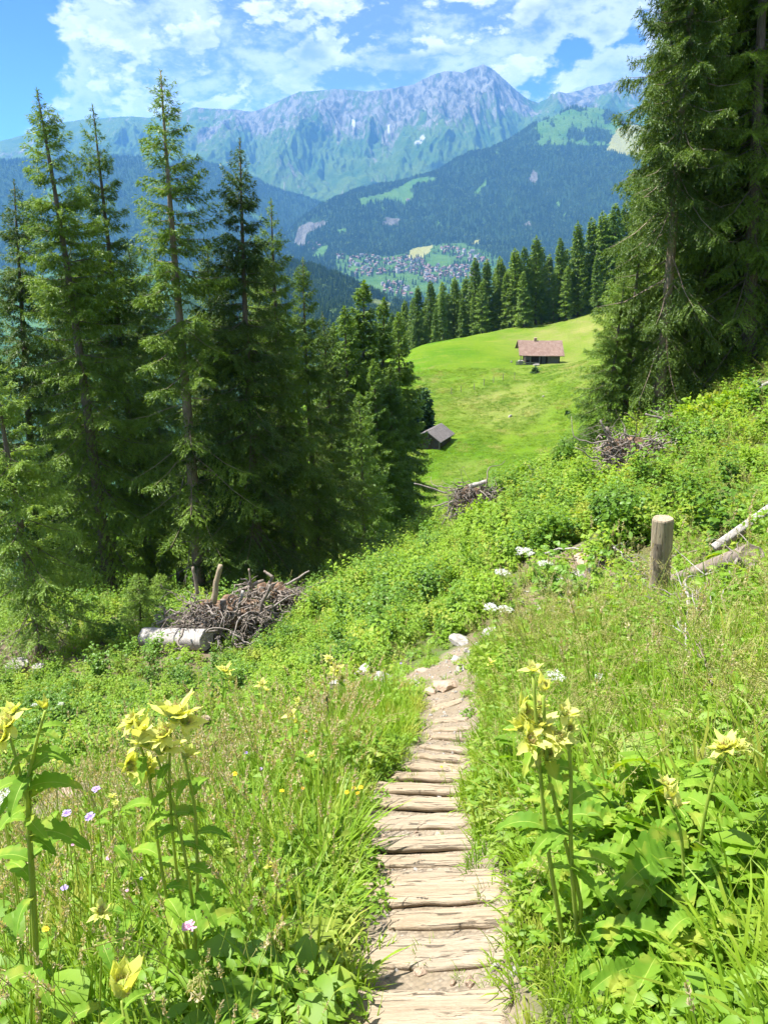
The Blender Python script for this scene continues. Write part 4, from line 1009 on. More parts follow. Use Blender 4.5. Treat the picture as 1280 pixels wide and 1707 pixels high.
# ---- the slope beyond
X, Y, rs = sample(34000, 6.8, 33, 103, 1.0); Z = H(X, Y); px, py = cull(X, Y, Z); pd = path_d(X, Y); pn1 = fbm(X / 2.2, Y / 2.2, 3); pn2 = fbm(X / 1.1 + 40, Y / 1.1, 2)
lush = np.clip(sstep(px, 520, 640) * (1 - sstep(px, 1020, 1130)) * (py < 1090), 0, 1) + .7 * (px < 620) * (py > 1060)
upper = sstep(px, 960, 1100) * 1.0
patch = sstep(fbm(X / 1.6 + 9, Y / 1.6, 3), .02, .22)
w_ = np.stack([.8 + 1.5 * lush, .25 + 1.8 * lush * (pn1 > -.05) * (py < 1030), 1.0 + lush, .6 + lush * (pn1 < 0), .16 + 1.6 * lush * (fbm(X / 1.3 + 70, Y / 1.3, 2) > .16),
   .9 + 1.2 * upper + 5 * patch, .25 + 1.0 * upper + .2 * (pn2 < -.1) + 1.6 * patch, .12 + .5 * upper + .6 * patch, 1.0 + .8 * (px < 600)], 1)
idx = pick(rs, w_); dens = np.clip(1.25 - Y / 60, .3, 1)
keep = ((pd > .10) | (Y > 14)) & (rs.rand(len(X)) > .95 * bare(px, py)) & (rs.rand(len(X)) < dens) & (fbm(X / 1.3 + 30, Y / 1.3, 3) < np.where((Y < 24) & (Y > 10.5), .40, 9))
shade = (px < 560) & (py < 1010) ; keep &= ~(shade & (rs.rand(len(X)) > .35))
s = (.55 + .75 * rs.rand(len(X)) ** 1.4) * (1 + .5 * pn1) * np.where((px < 600) & (py > 1050), .72, 1); s *= np.where((idx == 1) | (idx == 4), 1.0, 1)
s *= .35 + .65 * sstep(pd, 0, 1.0)
k = keep; scatter('slope_undergrowth', np.c_[X, Y, Z][k], rots(k.sum(), rs, .15), (s[:, None] * np.ones(3))[k], idx[k], col_slope, 'bright green raspberry canes, herbs and grass covering the slope beyond the steps')
# ---- short pasture grass
pt = [grass_clump('p0', 31, 26, .30, .012, .30, .9, [M['grass'], M['stem'], M['seed']]), grass_clump('p1', 32, 26, .36, .012, .30, .7, [M['grass'], M['stem'], M['seed']])]
M['pasture'] = leaf_mat('pasture_grass', (.075, .165, .008), (.190, .290, .020), .35, .6, (.27, .28, .07), .12, (1.2, 1.2, .5), .2)
for me in pt: me.materials[0] = M['pasture']
col_p = hidden_collection('pasture_tuft', pt)
X, Y, rs = sample(60000, 33, 135, 104, .42); X = X + Y * .05; Z = H(X, Y); px, py = cull(X, Y, Z); k = (px > 560) & (px < 1040) & (fbm(X / 5, Y / 5, 3) > -.25); s = .7 + .9 * rs.rand(len(X)) ** 2
scatter('pasture_grass', np.c_[X, Y, Z][k], rots(k.sum(), rs), np.c_[s * 1.2, s * 1.2, s * .8][k], rs.randint(0, 2, len(X))[k], col_p, 'short bright green grass on the pasture around the huts')
# ------------------------------------------------------------------ timber steps
def rough_beam(name, a, b, width, seed, mt, height=.09, flat=.42, wob=.007, nL=34, nS=14):
    """split log lying from a to b (world), flattened on top, worn edges"""
    rs = np.random.RandomState(seed); a = np.array(a); b = np.array(b); L = np.linalg.norm(b - a); x = (np.linspace(-.5, .5, nL)) * L
    th = np.linspace(0, 2 * np.pi, nS, endpoint=False); y = np.sign(np.cos(th)) * np.abs(np.cos(th)) ** .6 * width / 2; z = np.sign(np.sin(th)) * np.abs(np.sin(th)) ** .8 * height / 2
    z = np.where(z > 0, z * flat, z)
    Xg = np.repeat(x, nS); yy = np.tile(y, nL); zz = np.tile(z, nL); k = np.repeat(np.arange(nL), nS)
    wv = 1 + .10 * np.interp(np.arange(nL), np.linspace(0, nL, 7), rs.randn(7)) * .6; cy = width * .05 * np.interp(np.arange(nL), np.linspace(0, nL, 5), rs.randn(5))
    end = 1 - .35 * np.clip((np.abs(x) / (L / 2) - .955) / .045, 0, 1) ** 2
    yy = yy * (wv * end)[k] + cy[k]; zz = zz * end[k] + .5 * wob * np.interp(np.arange(nL), np.linspace(0, nL, 9), rs.randn(9))[k]
    zz = zz + wob * fbm(Xg * 5 + seed, yy * 38, 3); yy = yy + wob * .8 * fbm(Xg * 9, zz * 30 + seed, 2)
    v = np.c_[Xg, yy, zz]; i = np.arange(nS); j = (i + 1) % nS
    f = np.concatenate([np.stack([q * nS + i, q * nS + j, (q + 1) * nS + j, (q + 1) * nS + i], 1) for q in range(nL - 1)])
    v = np.r_[v, [[x[0] - .004, 0, 0]], [[x[-1] + .004, 0, 0]]]; c0 = nL * nS
    me = mesh_np(name, v, [f, np.stack([j, i, np.full(nS, c0)], 1), np.stack([(nL - 1) * nS + i, (nL - 1) * nS + j, np.full(nS, c0 + 1)], 1)], [mt], True)
    return me, L
def place_beam(name, lx, ly, rx, ry, thick_px, seed, label, mt='step', group='timber steps of the path', cat='step', lift=.006, hgt=.062):
    thick_px *= 1.0; A_ = ground(lx, ly); B_ = ground(rx, ry); c = (A_ + B_) / 2; d = (B_ - A_)
    depth = c.y * CP - c.z * SP; width = thick_px / F * depth / .80
    me, L = rough_beam(name, A_, B_, width, seed, M[mt], hgt)
    o = link(name, me, None, label, cat, group, None, c + Vector((0, 0, lift)))
    x = d.normalized(); y = Vector((0, 0, 1)).cross(x).normalized(); z = x.cross(y)
    # tip the tread slightly forward with the slope
    z = (z * .93 + Vector((0, .28, .5)) * .25).normalized(); y = z.cross(x).normalized(); z = x.cross(y)
    o.rotation_euler = Matrix((x, y, z)).transposed().to_euler(); return o
steps = [
 (578, 1684, 850, 1680, 58, 'broad cracked timber step cut by the bottom edge of the photo'),
 (606, 1590, 855, 1584, 50, 'second timber step from the bottom, above the patch of coarse gravel'),
 (650, 1537, 850, 1528, 32, 'low flat board lying just above the second timber step from the bottom'),
 (596, 1490, 838, 1482, 46, 'wide pale timber step beside the thistle leaves, third full step from the bottom'),
 (648, 1464, 830, 1460, 20, 'narrow tread directly behind the wide pale timber step'),
 (606, 1437, 775, 1436, 22, 'half buried tread below the fourth full timber step'),
 (572, 1411, 812, 1405, 26, 'fourth full timber step from the bottom, grey at its left end'),
 (560, 1372, 782, 1369, 28, 'long timber step level with the left grass tuft, fifth full step from the bottom'),
 (588, 1338, 800, 1342, 24, 'deeply cracked timber step right of the orange flowers'),
 (606, 1312, 812, 1318, 20, 'timber step with a dark knot, just above the cracked one'),
 (640, 1292, 775, 1297, 18, 'short timber step above the one with the knot'),
 (652, 1274, 772, 1284, 17, 'pale grey step where the path narrows, slanting down to the right'),
 (690, 1259, 776, 1269, 13, 'thin timber step slanting down to the right above the pale grey one'),
 (704, 1244, 794, 1254, 13, 'thin weathered step half covered by grass at its left end'),
 (722, 1228, 812, 1232, 16, 'timber step with grass tips over its right end, fourth from the top'),
 (724, 1217, 784, 1216, 11, 'small timber step third from the top of the flight'),
 (724, 1203, 778, 1201, 12, 'small timber step second from the top of the flight'),
 (718, 1184, 770, 1169, 15, 'tilted topmost timber step climbing to the right')]
for i, (lx, ly, rx, ry, th, lab) in enumerate(steps):
    place_beam('timber_step', lx, ly, rx, ry, th, 60 + i, lab)

# ------------------------------------------------------------------ stones
def rock_mesh(name, seed, mt, sub=3, sharp=.30):
    bm = bmesh.new(); bmesh.ops.create_icosphere(bm, subdivisions=sub, radius=1.0); co = np.array([v.co[:] for v in bm.verts]); rs = np.random.RandomState(seed)
    for k in range(9):
        n = unit(rs.randn(3)); dd = .55 + .3 * rs.rand(); s = co @ n; co = np.where((s > dd)[:, None], co - (s - dd)[:, None] * n, co)
    co *= (1 + sharp * .5 * fbm(co[:, 0] * 1.6 + seed, co[:, 1] * 1.6 + co[:, 2], 4))[:, None]
    for v, c in zip(bm.verts, co): v.co = c
    me = bpy.data.meshes.new(name); bm.to_mesh(me); bm.free(); me.materials.append(mt); return me
ROCK = [rock_mesh('rock_%d' % i, i + 3, M['stone']) for i in range(4)] + [rock_mesh('rock_tan_%d' % i, i + 13, M['stone_tan']) for i in range(2)]
def stone(px, py, wpx, hpx, k, label, group=None, Y=None, rz=0.0, name='stone', sink=.25):
    g = ground(px, py) if Y is None else P(px, py, Y)
    d = g.y * CP - g.z * SP; w = wpx / F * d / 2; h = hpx / F * d / 2
    o = link(name, ROCK[k], None, label, 'stone', group, None, g + Vector((0, 0, h * (1 - sink) * .6))); o.scale = (w, w * .75, h); o.rotation_euler = (.1, .15 * math.sin(px), rz + px * .13); return o
for i, (px, py, w, h, k, lab) in enumerate([
 (645, 1140, 66, 16, 0, 'long white rock at the bend left of the path, largest of the path stones'), (692, 1146, 44, 14, 2, 'white rock sloping down to the tan boulder at the bend'),
 (742, 1150, 50, 30, 4, 'round tan boulder lying in the path above the topmost step'), (718, 1158, 26, 14, 5, 'small tan stone left of the round tan boulder'),
 (612, 1116, 40, 14, 1, 'flat white stone below the bushes left of the bend'), (768, 1074, 46, 16, 2, 'white stone at the bushes above the bend'),
 (822, 1060, 46, 20, 1, 'pale flat stone above the path under the white umbels'), (785, 1092, 20, 14, 3, 'small white stone right of the sandy bend'), (800, 1076, 26, 12, 0, 'low white stone between two larger pale stones'),
 (850, 1066, 30, 26, 3, 'pinkish white stone right of the flat pale stone'), (912, 1022, 44, 12, 2, 'pale slab among dead twigs left of the post'), (880, 1026, 22, 12, 0, 'small pale stone left of the slab among the twigs'),
 (790, 846, 30, 22, 3, 'grey boulder below the small root plate at the pasture edge'), (975, 940, 60, 22, 5, 'tan slab in the clearing left of the tall post'), (985, 950, 24, 22, 1, 'white broken stone on the clearing left of the tall post'),
 (368, 1282, 50, 30, 2, 'white rock in the grass behind the large yellow thistle on the left'), (118, 1328, 44, 24, 5, 'tan stone on the bare lower path at the left'),
 (672, 829, 10, 4, 1, 'small white stone in the shaded grass below the shed, upper one'), (648, 842, 10, 4, 0, 'small white stone in the shaded grass below the shed, lower one'),
 (850, 695, 8, 6, 1, 'small white stone on the open pasture right of the shed'), (905, 662, 6, 4, 2, 'tiny white stone on the pasture below the large hut'), (640, 1198, 5, 3, 2, 'tiny stone in the grass left of the upper steps'),
 (782, 1640, 26, 20, 4, 'pale pebble right of the gravel patch above the bottom step'), (700, 1622, 30, 14, 5, 'flat pebble in the gravel patch above the bottom step'), (825, 1615, 20, 14, 0, 'light pebble near the right end of the gravel patch'),
 (1165, 680, 8, 5, 1, 'tiny stone beside the big trunk')]):
    if i in (21, 25): continue
    stone(px, py, w, h, k, lab)
rs = np.random.RandomState(12)
for i, (px, py) in enumerate(((762, 1100), (778, 1088), (800, 1090), (812, 1078), (838, 1078), (858, 1052), (872, 1046), (888, 1040), (862, 1078), (902, 1034), (925, 1008), (940, 996), (955, 982), (770, 1118), (966, 962), (1010, 928), (1030, 922), (700, 1120), (672, 1122), (596, 1124), (560, 1140))):
    stone(px + rs.uniform(-3, 3), py, rs.uniform(14, 34), rs.uniform(8, 14), i % 6, 'small pale stone beside the earthy trail that bends left and right above the steps', 'small trail stones')
# loose gravel
rs = np.random.RandomState(77); peb = hidden_collection('pebble', [rock_mesh('peb_%d' % i, 30 + i, M['stone' if i % 2 else 'stone_tan'], 1) for i in range(5)])
X, Y, rs = sample(26000, 1.0, 11, 105, .45); Z = H(X, Y); pd = path_d(X, Y); k = (pd < .02) & (rs.rand(len(X)) < .8); n = k.sum(); s = .004 + .022 * rs.rand(len(X)) ** 4
scatter('gravel', np.c_[X, Y, Z][k], rs.rand(n, 3) * 6, np.c_[s * 1.3, s, s * .8][k], rs.randint(0, 5, n), peb, 'loose gravel lying between the timber steps')

# ------------------------------------------------------------------ stumps, posts and logs
def stem_piece(name, base, top, r0, r1, label, cat, seed=0, side_m='postbark', end_m='post', group=None, bark_part=False, segs=18, flat=0.0, extra=None):
    """standing or lying round timber with cut ends as a part of its own"""
    rs = np.random.RandomState(seed); base = Vector(base); top = Vector(top); L = (top - base).length
    o = bpy.data.objects.new(name, None); C.objects.link(o); o.location = base; o.empty_display_size = .1; o.rotation_mode = 'QUATERNION'; o.rotation_quaternion = (top - base).to_track_quat('Z', 'Y'); tag(o, label, cat, group)
    nL = 22; zs = np.linspace(0, L, nL); th = np.linspace(0, 2 * np.pi, segs * 2, endpoint=False); n = len(th); Zg = np.repeat(zs, n); T = np.tile(th, nL); rr = r0 + (r1 - r0) * Zg / L
    rr = rr * (1 + .05 * np.cos(2 * T + seed) + .035 * np.cos(5 * T + seed * 2) + .05 * fbm(T * 1.3 + seed, Zg * 1.2, 3)) + .10 * r0 * np.exp(-Zg / (.12 * L)) * (1 if flat == 0 else 0)
    v = np.c_[np.cos(T) * rr, np.sin(T) * rr, Zg]; i = np.arange(n); j = (i + 1) % n
    f = np.concatenate([np.stack([q * n + i, q * n + j, (q + 1) * n + j, (q + 1) * n + i], 1) for q in range(nL - 1)])
    link('trunk', mesh_np(name, v, f, [M[side_m]], True), o)
    for zz, s_ in ((L, 1), (0, -1)):
        ring = v[-n:] if s_ > 0 else v[:n]; c = ring.mean(0); rings = [ring * [1, 1, 0] + [0, 0, zz]] + [np.c_[(ring[:, :2] - c[:2]) * q + c[:2], np.full(n, zz + s_ * .004 + .006 * rs.randn())] for q in (.94, .6, .25)]
        vv = np.concatenate(rings); ff = np.concatenate([np.stack([q * n + i, q * n + j, (q + 1) * n + j, (q + 1) * n + i] if s_ > 0 else [q * n + j, q * n + i, (q + 1) * n + i, (q + 1) * n + j], 1) for q in range(3)])
        vv = np.r_[vv, [[c[0], c[1], zz + s_ * .004]]]; ff2 = np.stack([3 * n + i, 3 * n + j, np.full(n, 4 * n)], 1) if s_ > 0 else np.stack([3 * n + j, 3 * n + i, np.full(n, 4 * n)], 1)
        link('cut_face', mesh_np('cut_face', vv, [ff, ff2], [M[end_m]], False), o)
    return o
def px_len(px, g): return px / F * (g.y * CP - g.z * SP)
# the tall hewn post
g = ground(1098, 1016); tp = P(1104, 866, g.y + .02)
stem_piece('hewn_post', g - Vector((0, 0, .15)), tp, px_len(15.5, g), px_len(15.5, g), 'tall stripped wooden post with a sawn flat top standing on the slope at the right', 'post', 3, 'post')
# strip of dark bark left on its left side
po = bpy.data.objects['hewn_post']; Lp = (Vector(tp) - g).length; th_ = np.linspace(2.6, 4.4, 8); zz_ = np.linspace(.1, Lp * .93, 16)
rs = np.random.RandomState(4); vv = []
for z_ in zz_:
    wv = .25 * pn(np.array([z_ * 4]), np.array([1.0]))[0]; r_ = px_len(15.5, g) * 1.04
    t2 = th_ * 1.0 + wv; rr_ = r_ * (1 + .05 * np.cos(2 * t2 + 3) + .035 * np.cos(5 * t2 + 6)) * (1.02 - .05 * (np.abs(np.linspace(-1, 1, 8)) > .95)); vv.append(np.c_[np.cos(t2) * rr_, np.sin(t2) * rr_, np.full(8, z_)])
q_ = po.matrix_basis.to_3x3().inverted() @ Vector((-1, -.35, 0)); a_ = math.atan2(q_.y, q_.x) - 3.5
vv = np.concatenate(vv); ca, sa = math.cos(a_), math.sin(a_); vv = np.c_[vv[:, 0] * ca - vv[:, 1] * sa, vv[:, 0] * sa + vv[:, 1] * ca, vv[:, 2]]
link('bark_strip', mesh_np('bark_strip', vv, grid_faces(8, 16), [M['postbark']], True), po)
g2 = ground(1040, 812); stem_piece('tree_stump', g2 - Vector((0, 0, .2)), P(1041, 784, g2.y), px_len(9.5, g2), px_len(8.5, g2), 'short grey stump in front of the tangled root pile at the upper right', 'stump', 5, 'postbark')
g3 = ground(343, 1235); stem_piece('tree_stump', g3 - Vector((0, 0, .1)), P(342, 1197, g3.y), px_len(9, g3), px_len(8.5, g3), 'small round stump in the herbs behind the large yellow thistle', 'stump', 6)
g3 = ground(355, 1250); stem_piece('tree_stump', g3 - Vector((0, 0, .1)), P(350, 1232, g3.y - .05), px_len(14, g3), px_len(12, g3), 'low mossy stump right below the small round stump', 'stump', 9, 'postbark', 'grass')
g4 = ground(30, 1128); stem_piece('tree_stump', g4 - Vector((0, 0, .2)), P(30, 1106, g4.y), px_len(20, g4), px_len(17, g4), 'flat pale stump on the brown litter at the left edge', 'stump', 7, 'dead', 'log')
g4 = ground(64, 1124); stem_piece('tree_stump', g4 - Vector((0, 0, .2)), P(64, 1110, g4.y), px_len(11, g4), px_len(9, g4), 'lower small stump right of the flat pale stump at the left edge', 'stump', 8, 'dead', 'log')
g5 = ground(546, 1232); stem_piece('marker_post', g5 - Vector((0, 0, .1)), P(543, 1160, g5.y), px_len(4.5, g5), px_len(4.2, g5), 'thin dark wooden post in the tall grass left of the upper steps', 'post', 11, 'bark', 'post')
# the grey log
a = P(243, 1064, 16.3); b = P(345, 1066, 15.6); a.z += .02
stem_piece('grey_log', a, b, px_len(17.5, a), px_len(18, b), 'thick smooth grey log lying in front of the large root plate', 'log', 12, 'log', 'log', flat=1)
# logs and branches beside the post
def gp(px, py, up=0.0):
    q = ground(px, py); return q + Vector((0, 0, up))
stem_piece('fallen_log', gp(1118, 1000, .26), gp(1240, 985, .34), .085, .11, 'brown fallen log lying right of the tall stripped post', 'log', 14, 'dead', 'dead', flat=1)
stem_piece('fallen_log', gp(1180, 965, .42), gp(1300, 892, .50), .06, .075, 'pale slanting branch log rising to the right edge behind the tall post', 'log', 15, 'log', 'log', flat=1)
stem_piece('fallen_log', gp(1055, 1018, .04), gp(1085, 1012, .10), .09, .10, 'short grey billet left of the foot of the tall post', 'log', 16, 'log', 'log', flat=1)
def branch(px0, py0, px1, py1, r, seed, label, up0=.14, up1=.30, twigs=5, mt='twig', bend=.05, Y0=None):
    A_ = np.array(gp(px0, py0, up0)); B_ = np.array(gp(px1, py1, up1)); L_ = np.linalg.norm(B_ - A_); B_ = A_ + (B_ - A_) * min(1.0, 1.5 * max(1, A_[1] / 9) / L_); rs = np.random.RandomState(seed); n = 12; s = np.linspace(0, 1, n)[:, None]; L = np.linalg.norm(B_ - A_); off = rs.randn(3) * bend * L
    pts = A_ + (B_ - A_) * s + off * np.sin(s * np.pi) + .03 * L * np.c_[pn(s[:, 0] * 5 + seed, s[:, 0]), pn(s[:, 0] * 4, s[:, 0] + seed), pn(s[:, 0] * 6 + 3, s[:, 0] + seed)]
    bg_ = Bag(); bg_.tube(pts - A_, r * (1.15 - s[:, 0]), 7)
    for i in range(twigs):
        t = rs.randint(2, n - 1); dd = unit(B_ - A_) * .7 + unit(rs.randn(3)) * .8; dd[2] = abs(dd[2]) * .6; l = L * (.15 + .3 * rs.rand()); ss = np.linspace(0, 1, 6)[:, None]
        bg_.tube(pts[t] - A_ + dd * l * ss + .05 * l * rs.randn(6, 3) * ss, r * .45 * (1.1 - ss[:, 0]), 4)
    return link('fallen_branch', bg_.mesh('fallen_branch', [M[mt]], True), None, label, 'branch', 'fallen branches on the slope', None, Vector(A_))
for i, (x0, y0, x1, y1, r, lab, mt) in enumerate([
 (1150, 1045, 1185, 985, .018, 'upright forked branch right of the tall post', 'log'), (1165, 975, 1215, 935, .022, 'pale crooked branch above the brown fallen log', 'log'), (1125, 1095, 1160, 1030, .022, 'grey twisted branch below the fallen logs', 'twig'),
 (1190, 1200, 1130, 1150, .014, 'dark broken branch in the dry grass below the tall post', 'dead'), (960, 1000, 1050, 1040, .014, 'thin dry twig left of the tall post, upper one', 'twig'), (930, 1030, 1030, 1055, .012, 'thin dry twig left of the tall post, lower one', 'twig'),
 (985, 985, 1070, 1020, .016, 'dry twig pointing to the foot of the tall post', 'twig'), (1020, 1060, 970, 1010, .010, 'brittle forked twig in the dry grass left of the post', 'twig'), (1140, 1150, 1128, 1105, .016, 'short pale branch in the grass at the right', 'log'),
 (285, 1108, 305, 1118, .02, 'white broken branch in the herbs below the grey log', 'log'), (520, 1010, 488, 1035, .028, 'pale bare branch right of the root plates', 'log'), (1000, 915, 1060, 985, .022, 'pale limb slanting down towards the foot of the post', 'log'), (870, 1000, 950, 985, .018, 'pale limb lying across the bare patch left of the post', 'log'), (905, 935, 1000, 948, .022, 'pale broken limb on the clearing above the umbels', 'log'), (1100, 770, 1150, 735, .03, 'grey limb below the flat root plate', 'log'), (1160, 1090, 1200, 1010, .018, 'pale limb standing among the fallen logs', 'log'), (1210, 1020, 1260, 960, .02, 'grey branch under the broad leaves at the right edge', 'twig')]):
    branch(x0, y0, x1, y1, r, 200 + i, lab, mt=mt)

# ------------------------------------------------------------------ upturned root plates
def root_pile(px, py, wpx, hpx, seed, label, nroots=90, Y=None, snags=(), earth=True, lean=0.0, group='upturned root plates'):
    rs = np.random.RandomState(seed); g = ground(px, py) if Y is None else P(px, py, Y); d = g.y * CP - g.z * SP; w = wpx / F * d / 2; h = hpx / F * d
    o = bpy.data.objects.new('root_plate', None); C.objects.link(o); o.location = g; o.empty_display_size = .1; tag(o, label, 'root plate', group)
    if earth:
        bm = bmesh.new(); bmesh.ops.create_icosphere(bm, subdivisions=4, radius=1.0); co = np.array([v.co[:] for v in bm.verts])
        nz = fbm(co[:, 0] * 2.2 + seed, co[:, 1] * 2.2 + co[:, 2] * 2.1, 5); co = co * (1 + .40 * nz)[:, None] * np.array([w * .62, w * .36, h * .34]) + np.array([0, .12 * w, h * .30])
        for v, c in zip(bm.verts, co): v.co = c
        me = bpy.data.meshes.new('earth_clump'); bm.to_mesh(me); bm.free(); me.materials.append(M['earth']); link('earth_clump', me, o)
    b = Bag(); b2 = Bag()
    for i in range(int(nroots * 1.6)):
        a = rs.rand() * 6.28; q = np.array([math.cos(a) * w * .75 * rs.rand() ** .5, -.25 * w + .35 * w * rs.randn() * .5, h * (.08 + .66 * rs.rand())]); dd = unit(np.array([math.cos(a), -.7 * rs.rand(), .9 * (rs.rand() - .22)]))
        n = 9; l = (.28 + .75 * rs.rand() ** 1.5) * max(w, h) * (.55 if i > nroots * .3 else 1); pts = [q]; 
        for k in range(n): dd = unit(dd + rs.randn(3) * .42 + np.array([0, 0, -.06])); pts.append(pts[-1] + dd * l / n)
        r = (.010 + .028 * rs.rand() ** 3) * (w / 1.2) ** .5; (b if rs.rand() < .6 else b2).tube(np.array(pts), r * np.linspace(1, .25, n + 1), 5)
    link('root', b.mesh('root', [M['root']], True), o, kind='stuff'); link('root', b2.mesh('root', [M['twig']], True), o, 'pale bleached thin roots', kind='stuff')
    for (x0, y0, x1, y1, rp, mt) in snags:
        A_ = np.array(P(x0, y0, g.y - .3)) - np.array(g); B_ = np.array(P(x1, y1, g.y - .2)) - np.array(g); s = np.linspace(0, 1, 10)[:, None]; pts = A_ + (B_ - A_) * s + .05 * np.linalg.norm(B_ - A_) * np.c_[pn(s[:, 0] * 3 + x0, s[:, 0]), 0 * s[:, 0], pn(s[:, 0] * 3, s[:, 0] + x0)]
        bb = Bag().tube(pts, .8 * rp / F * d * (1.15 - .35 * s[:, 0]) * (1 + .12 * pn(s[:, 0] * 7, s[:, 0] + x0)), 9); link('snag', bb.mesh('snag', [M[mt]], True), o)
    return o
root_pile(385, 1060, 190, 100, 1, 'large upturned root plate with an upright broken stub behind the grey log', 300, 16.6, ((356, 1005, 368, 942, 6, 'post'), (330, 990, 322, 945, 3.4, 'dead'), (390, 1075, 372, 1000, 8, 'root'), (372, 1080, 405, 985, 4, 'log'), (300, 1020, 262, 1040, 2.5, 'twig'), (425, 1040, 450, 975, 4, 'root')))
root_pile(455, 1022, 130, 78, 2, 'second upturned root plate with curved pale roots, right of the large one', 210, 18.5, ((430, 1010, 455, 962, 4, 'dead'), (455, 962, 440, 952, 3, 'dead'), (420, 985, 415, 948, 2.2, 'dead'), (478, 975, 516, 952, 2.2, 'twig'), (400, 985, 440, 968, 4, 'root')))
root_pile(300, 1045, 90, 45, 7, 'heap of thin bleached roots left of the large root plate', 120, 17.0, (), False)
root_pile(784, 864, 92, 84, 3, 'small upturned root plate at the pasture edge with a long thin branch', 230, None, ((745, 822, 690, 806, 1.6, 'twig'), (770, 830, 720, 845, 1.3, 'twig'), (755, 838, 735, 880, 1.5, 'twig'), (782, 812, 812, 802, 5, 'log')))
root_pile(1045, 800, 150, 108, 4, 'tangled root pile with splayed thin branches behind the short grey stump', 210, None, ((1030, 760, 1000, 700, 2.2, 'twig'), (1030, 770, 985, 768, 2, 'dead'), (1086, 770, 1094, 720, 1.6, 'log'), (1080, 780, 1105, 735, 2.4, 'log'), (1040, 765, 1010, 712, 3, 'root'), (1055, 770, 1040, 715, 1.6, 'twig')))
root_pile(1120, 718, 80, 40, 5, 'flat root plate reaching left in front of the big spruce trunk', 120, None, ((1110, 700, 1075, 690, 2.6, 'twig'), (1115, 705, 1080, 682, 1.5, 'dead')))
root_pile(1275, 668, 70, 40, 6, 'root plate with grey timber at the right edge of the slope', 100, None, ((1250, 655, 1290, 632, 4, 'log'), (1262, 660, 1300, 640, 3, 'log')))
root_pile(905, 800, 60, 22, 8, 'low heap of dead twigs on the crest of the slope above the pasture', 60, None, ((890, 795, 880, 775, 1.2, 'twig'),), False)
# brush heap left of the tall post
def brush(px, py, wpx, hpx, n, seed, label, mt='twig'):
    rs = np.random.RandomState(seed); g = ground(px, py); d = g.y * CP - g.z * SP; w = wpx / F * d / 2; h = hpx / F * d; b = Bag()
    for i in range(n):
        q = np.array([w * rs.randn() * .5, w * .35 * rs.randn(), .02 + h * rs.rand() * .5]); q[2] += float(H(g.x + q[0], g.y + q[1])[0]) - g.z; dd = unit(np.array([rs.randn(), rs.randn() * .6, .25 * rs.randn() - .2 * np.sign(q[0])])); l = w * (.3 + .6 * rs.rand()); pts = [q]
        for k in range(6): dd = unit(dd + rs.randn(3) * .2); pts.append(pts[-1] + dd * l / 6)
        b.tube(np.array(pts), (.004 + .009 * rs.rand() ** 2) * np.linspace(1, .3, 7), 4)
    return link('brushwood', b.mesh('brushwood', [M[mt]], True), None, label, 'brushwood', None, 'stuff', g)
brush(1000, 1005, 210, 44, 260, 11, 'dry grey twigs spread left of the tall post'); brush(1180, 1010, 150, 50, 170, 12, 'dry twigs around the fallen logs right of the post'); brush(50, 1090, 260, 14, 260, 13, 'brown twigs and litter under the small spruce at the left', 'dead'); brush(290, 1075, 130, 16, 90, 14, 'dry twigs around the grey log')
brush(1040, 770, 150, 26, 90, 15, 'thin twigs around the tangled root pile')

# ------------------------------------------------------------------ the two huts
def plank_mat(name, c1, c2, ax=(18, 18, 1)):
    return wood_mat(name, c1, c2, ax, .9, True, .5)
M['hutwood'] = plank_mat('dark_weathered_planks', (.035, .027, .022), (.085, .065, .052), (5, 5, .8)); M['hutgrey'] = plank_mat('grey_planks', (.13, .125, .12), (.22, .21, .20), (5, 5, .6))
def roof_mat(name, c1, c2, row):
    m_, t = mat(name); v = objvec(t); br = t.n('ShaderNodeTexBrick', {'Vector': v, 'Scale': 1.0, 'Mortar Size': .012, 'Brick Width': .28, 'Row Height': row, 'Color1': (*c1, 1), 'Color2': (*c2, 1), 'Mortar': (*[x * .45 for x in c1], 1)})
    n = t.noise(v, 1.3, 5, .7); col = t.mix(t.m('MULTIPLY', t.ss(n, .45, .7), .3), br.outputs[0], tuple(min(1, x * 1.5) for x in c2)); out(t, bsdf(t, col, .85, .2, bump(t, br.outputs[1], .5, -.02))); return m_
M['roofpink'] = roof_mat('faded_red_shingles', (.165, .105, .085), (.21, .145, .12), .35); M['roofgrey'] = roof_mat('grey_shingles', (.12, .105, .105), (.17, .15, .15), .16)
def box(b, x0, x1, y0, y1, z0, z1, mi=0):
    v = [(x, y, z) for z in (z0, z1) for y in (y0, y1) for x in (x0, x1)]
    return b.add(np.array(v, float), np.array([[0, 2, 3, 1], [4, 5, 7, 6], [0, 1, 5, 4], [2, 6, 7, 3], [0, 4, 6, 2], [1, 3, 7, 5]]), mi)
def empty(name, loc, rz, label, cat, group=None):
    o = bpy.data.objects.new(name, None); C.objects.link(o); o.location = loc; o.rotation_euler = (0, 0, rz); tag(o, label, cat, group); return o
def prism(b, poly, y0, y1, mi=0):
    """poly: list of (x, z), extruded along y"""
    n = len(poly); v = [(x, y0, z) for x, z in poly] + [(x, y1, z) for x, z in poly]; q = np.array([[i, (i + 1) % n, n + (i + 1) % n, n + i] for i in range(n)])
    caps = [[0, i, i + 1] for i in range(1, n - 1)] + [[n, n + i + 1, n + i] for i in range(1, n - 1)]
    return b.add(np.array(v, float), [q, np.array(caps)], mi)
